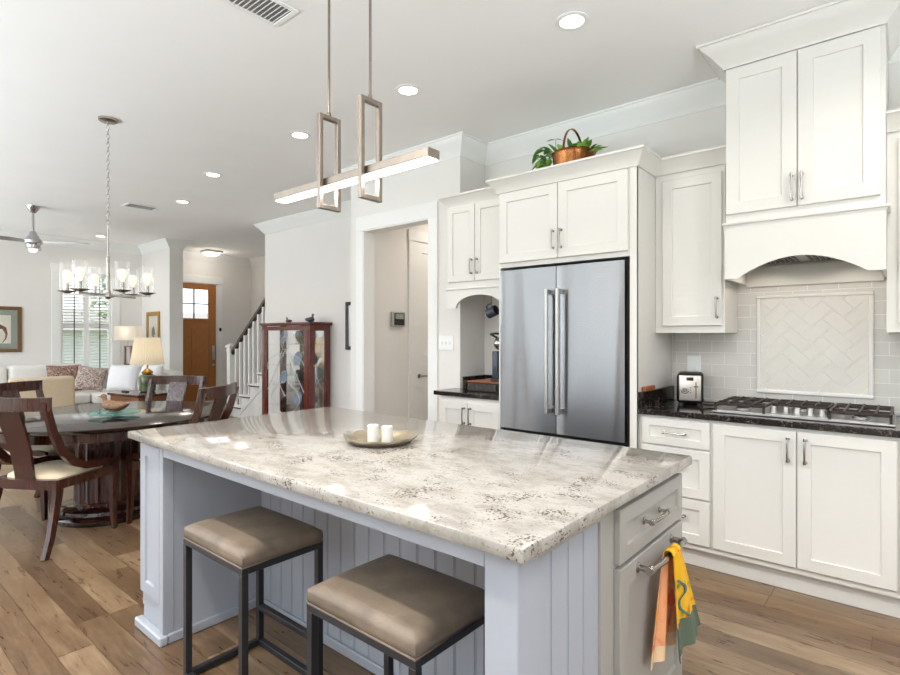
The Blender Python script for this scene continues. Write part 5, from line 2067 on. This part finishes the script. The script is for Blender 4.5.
for z in SH:
    obj('shelf', B(gx0 + 0.045, gx1 - 0.045, gy0 + 0.042, gy1 - 0.062, z, z + 0.008), M['glass'], gc)
rg = random.Random(11)
bins = [('left', -6.70), ('middle', -6.36), ('right', -6.03)]
names_z = {0.40: 'lowest', 0.68: 'lower middle', 0.95: 'upper middle', 1.24: 'top'}
for z in SH:
    for nm, x in bins:
        z0_ = z + 0.0085
        if (nm == 'middle') == (z in (0.95, 0.40)):
            t = thing('display_plate', 'blue grey plate standing on edge, %s of the %s china cabinet shelf' % (nm, names_z[z]), 'plate', (x, gy0 + 0.21, z0_), 0, 'plates in the china cabinet')
            mt_ = Matrix.Translation((x, gy0 + 0.21, z0_ + 0.096)) @ Matrix.Rotation(math.radians(78), 4, 'X')
            obj('dish', MB().at(mt_).lathe([(0, -0.006), (0.06, -0.006), (0.094, 0.008), (0.095, 0.010), (0.058, -0.001), (0, -0.002)], n=28), M['bluegrey'], t)
            obj('plate_easel', MB().tube([(x - 0.03, gy0 + 0.185, z0_ + 0.006), (x - 0.03, gy0 + 0.235, z0_ + 0.004), (x, gy0 + 0.250, z0_ + 0.10), (x + 0.03, gy0 + 0.235, z0_ + 0.004), (x + 0.03, gy0 + 0.185, z0_ + 0.006)], 0.0035, 6), M['iron'], t)
        else:
            t = thing('goblet', 'clear stemmed glass goblet, %s of the %s china cabinet shelf' % (nm, names_z[z]), 'goblet', (x, gy0 + 0.17, z0_), 0, 'goblets in the china cabinet')
            obj('foot', MB().lathe([(0, 0), (0.034, 0), (0.034, 0.003), (0.006, 0.010), (0.005, 0.075), (0, 0.075)], (x, gy0 + 0.17, z0_), 20), M['glass'], t)
            obj('bowl', MB().lathe([(0.004, 0.075), (0.030, 0.095), (0.038, 0.130), (0.034, 0.175), (0.032, 0.175), (0.035, 0.130), (0.027, 0.098), (0.003, 0.080)], (x, gy0 + 0.17, z0_), 20), M['glass'], t)
duck('bird_figurine', 'small grey duck figurine at the left on top of the china cabinet', 'figurine', (-6.50, gy0 + 0.15, gt), math.radians(170), 0.075, (M['duckp'], M['duckp'], M['stem']))
duck('bird_figurine', 'larger dark duck figurine at the right on top of the china cabinet', 'figurine', (-6.00, gy0 + 0.15, gt), math.radians(-10), 0.105, (M['navy'], M['duckp'], M['stem']))

# framed pictures


def picture(name, label, frm, u0, u1, v0, v1, fw, fmat, mmat, mw, art, amat, depth=0.025):
    t = thing(name, label, 'picture', frm @ Vector(((u0 + u1) / 2, v0, 0)))
    mb = MB().at(frm)
    rings = []
    for i, w in ((0, 0.0), (0, depth), (fw * 0.3, depth + 0.004), (fw, depth - 0.008), (fw, 0.006)):
        rings.append([(u0 + i, v0 + i, w), (u1 - i, v0 + i, w), (u1 - i, v1 - i, w), (u0 + i, v1 - i, w)])
    mb.ring_loft(rings, False)
    obj('frame', mb, fmat, t)
    obj('mat_board', MB().at(frm).box(u0 + fw * 0.9, u1 - fw * 0.9, v0 + fw * 0.9, v1 - fw * 0.9, 0.002, 0.008), mmat, t)
    a = fw + mw
    p = obj('print', MB().at(frm).box(u0 + a, u1 - a, v0 + a, v1 - a, 0.007, 0.010), M['paper'], t)
    if art:
        mb = MB().at(frm)
        for pts, r in art:
            cu_, cv_ = (u0 + u1) / 2, (v0 + v1) / 2
            mb.bar([(cu_ + x * (u1 - u0), cv_ + y * (v1 - v0), 0.0105) for x, y in pts], r, 0.0012, (0.7, 0.7, 0))
        obj('drawing', mb, amat, p)
    obj('glazing', MB().at(frm).box(u0 + fw * 0.9, u1 - fw * 0.9, v0 + fw * 0.9, v1 - fw * 0.9, 0.0125, 0.0145), M['glass'], t)
    return t


LW = face_px(WX + 0.001)
M['sepia'] = pmat('sepia_ink', rgb(140, 84, 62), 0.9, noise=0.2)
picture('framed_print', 'bronze framed print with grey green mat on the wall left of the window', LW, 1.68, 2.235, 1.10, 1.835, 0.055, M['bronzef'], M['mat_green'], 0.085,
        [([(-0.12, -0.02), (0.02, 0.06), (0.10, 0.02), (0.15, -0.10), (0.13, -0.20), (0.05, -0.30)], [0.02, 0.075, 0.055, 0.03, 0.02, 0.008]), ([(-0.10, 0.1), (0.0, 0.08), (0.08, 0.04)], [0.01, 0.04, 0.02]), ([(-0.1, -0.02), (-0.16, -0.14)], [0.03, 0.01])], M['sepia'])
PW = face_my(4.059)
picture('framed_print', 'gilt framed small print on the wall pier behind the lamps', PW, -10.80, -10.24, 1.10, 1.80, 0.075, M['gold'], M['paper'], 0.05,
        [([(0.02, -0.1), (0.0, 0.05), (0.03, 0.12)], [0.16, 0.12, 0.03]), ([(-0.08, -0.12), (0.08, -0.14)], [0.03, 0.03])], M['stem'])
CW = face_my(4.449)
picture('framed_print', 'black framed picture with white mat on the wall between china cabinet and hall opening', CW, -5.495, -4.90, 1.185, 1.795, 0.045, M['black'], M['white'], 0.12, None, None)

# alarm keypad in the hall
kp = thing('alarm_keypad', 'black and silver alarm keypad on the hall wall', 'keypad', (-4.249, 4.13, 1.46))
KF2 = face_px(-4.249)
obj('case', MB().at(KF2).box(4.035, 4.235, 1.465, 1.620, 0, 0.024, 0.005, 2), M['steel2'], kp)
sc = obj('screen', MB().at(KF2).box(4.068, 4.222, 1.478, 1.608, 0.022, 0.0265, 0.002), M['silver_label'], kp)
for r in range(2):
    for c in range(5):
        obj('key', MB().at(KF2).box(4.078 + c * 0.028, 4.098 + c * 0.028, 1.488 + r * 0.022, 1.503 + r * 0.022, 0.026, 0.0285, 0.001), M['gapblack'], sc)
obj('display', MB().at(KF2).box(4.085, 4.205, 1.545, 1.598, 0.026, 0.0275), M['mat_green'], sc)

# doorbell / switch beside the front door
dc = obj('door_chime_button', MB().at(face_px(WX + 0.02)).box(5.555, 5.600, 1.46, 1.53, 0, 0.018, 0.004), M['black'])
tag(dc, 'small black sensor on the white casing right of the front door', 'door sensor')

# ================================================================== STAIRCASE
SY0, SY1 = 4.60, 5.60
sc_ = thing('staircase', 'white staircase with dark handrail rising behind the china cabinet', 'staircase', (-8.0, 5.1, 0))
run, rise = 0.282, 0.196
nx0 = -8.727      # first riser
nst = 9
mb = MB()
poly = [(nx0 + 0.02, 0)]
for k in range(nst):
    poly += [(nx0 + 0.02 + k * run, rise * (k + 1) - 0.028), (nx0 + 0.02 + (k + 1) * run, rise * (k + 1) - 0.028)]
poly += [(nx0 + 0.02 + nst * run, 0)]
mb.prism(poly, lambda u, v, d: (u, d, v), SY0 + 0.012, SY1)
obj('carcass', mb, M['trimw'], sc_)
for k in range(nst):
    x = nx0 + k * run
    mb = MB()
    mb.box(x - 0.012, x + run + 0.018, SY0 - 0.022, SY1, rise * (k + 1) - 0.028, rise * (k + 1), 0.006, 2)
    obj('tread', mb, M['sidewood'] if False else M['trimw'], sc_)
    if k < 5:
        mb = MB()
        mb.box(x - 0.002, x + run + 0.010, SY0 - 0.012, SY0 + 0.02, rise * (k + 1) - 0.045, rise * (k + 1) - 0.028, 0.003)
        obj('dark_nosing_strip', mb, M['iron'], sc_)  # dark strip stands in for the dark underside of the nosing
# string panel moulding
mb = MB()
mb.bar([(nx0 + 0.25, SY0 + 0.006, 0.06), (nx0 + 0.25 + 1.3, SY0 + 0.006, 0.06 + 1.3 * rise / run)], 0.012, 0.03, (0, 1, 0))
obj('string_moulding', mb, M['trimw'], sc_)
# newel
nwx, nwy = nx0 - 0.105, SY0 + 0.05
mb = MB()
mb.box(nwx - 0.052, nwx + 0.052, nwy - 0.052, nwy + 0.052, 0, 1.16, 0.004)
mb.box(nwx - 0.066, nwx + 0.066, nwy - 0.066, nwy + 0.066, 0, 0.16, 0.005)
mb.box(nwx - 0.062, nwx + 0.062, nwy - 0.062, nwy + 0.062, 1.10, 1.125, 0.004)
mb.box(nwx - 0.072, nwx + 0.072, nwy - 0.072, nwy + 0.072, 1.16, 1.19, 0.006)
mb.ring_loft([[(nwx + s * u, nwy + s * v, z) for u, v in ((-1, -1), (1, -1), (1, 1), (-1, 1))] for s, z in ((0.06, 1.19), (0.055, 1.20), (0.012, 1.232))])
obj('newel_post', mb, M['trimw'], sc_)
hx_ = nwx + 0.05


def rail_z(x):
    return 1.085 + (x - hx_) * (0.765 / 0.955)


mb = MB()
xe = -6.6
mb.bar([(hx_, nwy, rail_z(hx_)), (xe, nwy, rail_z(xe))], 0.062, 0.05, (0, 1, 0))
mb.bar([(hx_, nwy, rail_z(hx_) - 0.035), (xe, nwy, rail_z(xe) - 0.035)], 0.036, 0.03, (0, 1, 0))
obj('handrail', mb, M['darkwood'], sc_)
for k in range(6):
    for q in (0.07, 0.21):
        x = nx0 + k * run + q
        mb = MB()
        mb.box(x - 0.019, x + 0.019, nwy - 0.019, nwy + 0.019, rise * (k + 1) - 0.002, rail_z(x) - 0.04, 0.002)
        obj('baluster', mb, M['trimw'], sc_)

# rug by the front door
rgm = obj('entry_rug', B(-10.7, -9.55, 4.7, 5.6, 0.0, 0.012, 0.004), M['rug'])
tag(rgm, 'muted patterned rug on the floor before the front door', 'rug')

# ================================================================== LIVING ROOM
sf = thing('sectional_sofa', 'off-white sectional sofa under the front window', 'sofa', (-10.2, 2.2, 0))


def soft(x0, x1, y0, y1, z0, z1, r=0.06):
    return B(x0, x1, y0, y1, z0, z1, r, 5)


obj('base', B(-10.93, -9.75, 0.6, 3.28, 0.06, 0.30, 0.02, 2), M['sofa'], sf)
obj('base', B(-9.75, -9.0, 2.85, 3.95, 0.06, 0.30, 0.02, 2), M['sofa'], sf)
obj('back', soft(-10.93, -10.66, 0.6, 3.28, 0.28, 0.80, 0.08), M['sofa'], sf)
obj('back', soft(-9.75, -9.0, 3.68, 3.95, 0.28, 0.80, 0.08), M['sofa'], sf)
for y0_, y1_ in ((0.85, 1.85), (1.86, 2.84)):
    obj('seat_cushion', soft(-10.67, -9.74, y0_, y1_, 0.30, 0.47, 0.05), M['sofa'], sf)
obj('seat_cushion', soft(-10.67, -9.66, 2.85, 3.27, 0.30, 0.47, 0.05), M['sofa'], sf)
obj('seat_cushion', soft(-9.65, -8.99, 2.82, 3.70, 0.30, 0.47, 0.05), M['sofa'], sf)
for y0_, y1_ in ((0.85, 1.95), (1.96, 2.95)):
    obj('back_cushion', soft(-10.68, -10.46, y0_, y1_, 0.46, 0.90, 0.07), M['sofa'], sf)
obj('arm', soft(-10.93, -9.75, 0.38, 0.62, 0.06, 0.62, 0.06), M['sofa'], sf)
for x in (-10.85, -9.08):
    for y in (0.7, 3.18) if x < -10 else (2.95, 3.85):
        mb = MB()
        mb.box(x - 0.03, x + 0.03, y - 0.03, y + 0.03, 0.0, 0.07)
        obj('foot', mb, M['darkwood'], sf)


def throw_pillow(label, mat, loc, rx, rz, s, thick=0.16, group='throw pillows on the sofa', roll=0.0):
    t = thing('throw_pillow', label, 'pillow', loc, 0, group)
    mb = MB()
    r = Matrix.Translation((0, 0, s * 0.5 * abs(math.sin(rx)) + 0.02)) @ Matrix.Rotation(rz, 4, 'Z') @ Matrix.Rotation(rx, 4, 'X') @ Matrix.Rotation(roll, 4, 'Z')
    mb.at(r)
    mb.pillow((0, 0, 0), s, s * 0.95, thick)
    obj('cover', mb, mat, t, angle=80, world=False)
    pt = []
    for u, v in ((-1, -1), (1, -1), (1, 1), (-1, 1)):
        pt.append(r @ Vector((u * s / 2, v * s * 0.95 / 2, 0)))
    return t


throw_pillow('paisley patterned square pillow in front of the maroon one on the sofa', M['pillow'], (-9.92, 2.88, 0.475), math.radians(66), math.radians(62), 0.42, roll=-0.16)
throw_pillow('maroon patterned pillow against the sofa back, mostly hidden behind the paisley one', M['pillow2'], (-10.28, 2.62, 0.455), math.radians(70), math.radians(80), 0.46)
throw_pillow('plump white pillow right of the paisley pillow on the sofa', M['whitefab'], (-9.56, 3.22, 0.455), math.radians(74), math.radians(40), 0.46, 0.24)
throw_pillow('white pillow at the right end of the sofa, beside the green lamp', M['whitefab'], (-9.2, 3.50, 0.455), math.radians(74), math.radians(12), 0.46, 0.24)

ac = thing('tan_armchair', 'tan upholstered armchair turned away, between dining table and sofa', 'armchair', (-9.0, 1.95, 0))
obj('back', B(-8.78, -8.58, 1.62, 2.32, 0.10, 0.82, 0.045, 4), M['tan'], ac)
obj('seat', B(-9.45, -8.78, 1.74, 2.20, 0.12, 0.46, 0.05, 4), M['tan'], ac)
for y0_, y1_ in ((1.60, 1.74), (2.20, 2.34)):
    obj('arm', B(-9.45, -8.76, y0_, y1_, 0.10, 0.62, 0.05, 4), M['tan'], ac)
for x in (-9.38, -8.66):
    for y in (1.68, 2.26):
        obj('leg', MB().bar([(x, y, 0.11), (x, y, 0.0)], [0.05, 0.035], [0.05, 0.035]), M['darkwood'], ac)

ed = thing('side_table', 'brown wooden side table holding the green lamp', 'side table', (-7.9, 2.93, 0), math.radians(10))
obj('top', B(-0.36, 0.36, -0.30, 0.30, 0.572, 0.600, 0.006), M['darkwood'], ed, world=False)
obj('apron', B(-0.33, 0.33, -0.27, 0.27, 0.46, 0.572), M['sidewood'], ed, world=False)
for x in (-0.31, 0.31):
    for y in (-0.25, 0.25):
        obj('leg', MB().bar([(x, y, 0.47), (x, y, 0.0)], [0.05, 0.035], [0.05, 0.035]), M['sidewood'], ed, world=False)
rc = obj('remote_control', B(-8.18, -8.02, 2.74, 2.785, 0.600, 0.618, 0.005), M['black'])
tag(rc, 'black remote control on the brown side table', 'remote control')

# green jar lamp
gl_ = thing('table_lamp', 'green glazed jar lamp with pleated cream shade on the side table', 'lamp', (-7.925, 2.975, 0.60))
g4 = lambda r: r
mb = MB()
rings = []
for r, z in ((0.070, 0.0), (0.088, 0.012), (0.096, 0.10), (0.098, 0.19), (0.085, 0.225), (0.05, 0.24)):
    rings.append([(r * math.copysign(abs(math.cos(a)) ** 0.5, math.cos(a)), r * math.copysign(abs(math.sin(a)) ** 0.5, math.sin(a)), z) for a in [2 * PI * k / 24 for k in range(24)]])
obj('jar', mb.ring_loft(rings), M['jar'], gl_, angle=50, world=False)
obj('collar', MB().lathe([(0.05, 0.238), (0.066, 0.246), (0.072, 0.268), (0.045, 0.296), (0.03, 0.31), (0.012, 0.32), (0.010, 0.44), (0, 0.44)], n=20), M['brass'], gl_, world=False)
mb = MB()
n = 96
rings = []
for r, z in ((0.208, 0.375), (0.206, 0.38), (0.150, 0.735), (0.147, 0.738)):
    rings.append([((r + 0.004 * (1 if k % 2 else -1)) * math.cos(2 * PI * k / n), (r + 0.004 * (1 if k % 2 else -1)) * math.sin(2 * PI * k / n), z) for k in range(n)])
obj('lamp_shade', mb.ring_loft(rings, False), M['shade1'], gl_, angle=10, world=False)
obj('shade_bulb', MB().ball((0, 0, 0.50), 0.03, 0.03, 0.045, 14, 8), M['lampbulb'], gl_, world=False)

ct2 = thing('corner_table', 'pale corner table behind the sofa, under the white-shaded lamp', 'side table', (-10.36, 3.58, 0))
LX, LY = -10.36, 3.60
# lamp with open wooden frame base, standing on the sofa's corner shelf
obj('top', B(-10.56, -10.16, 3.38, 3.78, 0.812, 0.832, 0.004), M['trimw'], ct2)
for x in (-10.53, -10.19):
    for y in (3.41, 3.75):
        obj('leg', B(x - 0.012, x + 0.012, y - 0.012, y + 0.012, 0.0, 0.814), M['trimw'], ct2)
LX, LY = -10.36, 3.575
tl_ = thing('table_lamp', 'white rectangular-shade lamp on an open wooden frame base, by the window', 'lamp', (LX, LY, 0.832))
mb = MB()
w2, hh = 0.065, 0.36
T_ = Matrix.Rotation(math.radians(40.2), 4, 'Z')
mb.at(T_)
mb.box(-w2, -w2 + 0.026, -0.02, 0.02, 0.02, hh, 0.002)
mb.box(w2 - 0.026, w2, -0.02, 0.02, 0.02, hh, 0.002)
mb.box(-w2, w2, -0.02, 0.02, hh - 0.026, hh, 0.002)
mb.box(-w2, w2, -0.02, 0.02, 0.02, 0.046, 0.002)
obj('frame_base', mb, M['sidewood'], tl_, world=False)
obj('foot_plate', MB().at(T_).box(-0.09, 0.09, -0.05, 0.05, 0, 0.02, 0.003), M['nickel'], tl_, world=False)
obj('neck', MB().tube([(0, 0, hh), (0, 0, hh + 0.11)], 0.008, 8), M['nickel'], tl_, world=False)
mb = MB()
mb.at(T_)
rings = []
for s, z in ((1.0, 0.455), (0.95, 0.70)):
    rings.append([(s * u, s * v, z) for u, v in ((-0.20, -0.09), (-0.19, -0.10), (0.19, -0.10), (0.20, -0.09), (0.20, 0.09), (0.19, 0.10), (-0.19, 0.10), (-0.20, 0.09))])
obj('lamp_shade', mb.ring_loft(rings, False), M['shade2'], tl_, world=False)
obj('shade_bulb', MB().ball((0, 0, 0.57), 0.03, 0.03, 0.045, 14, 8), M['lampbulb'], tl_, world=False)
for o_, p_ in (((-7.925, 2.975, 1.13), 1.6), ((LX, LY, 1.42), 1.2)):
    l_ = bpy.data.lights.new('lamp_glow', 'POINT')
    l_.energy = p_
    l_.color = (1, 0.88, 0.72)
    l_.shadow_soft_size = 0.05
    x_ = bpy.data.objects.new('lamp_glow', l_)
    x_.location = o_
    C.objects.link(x_)
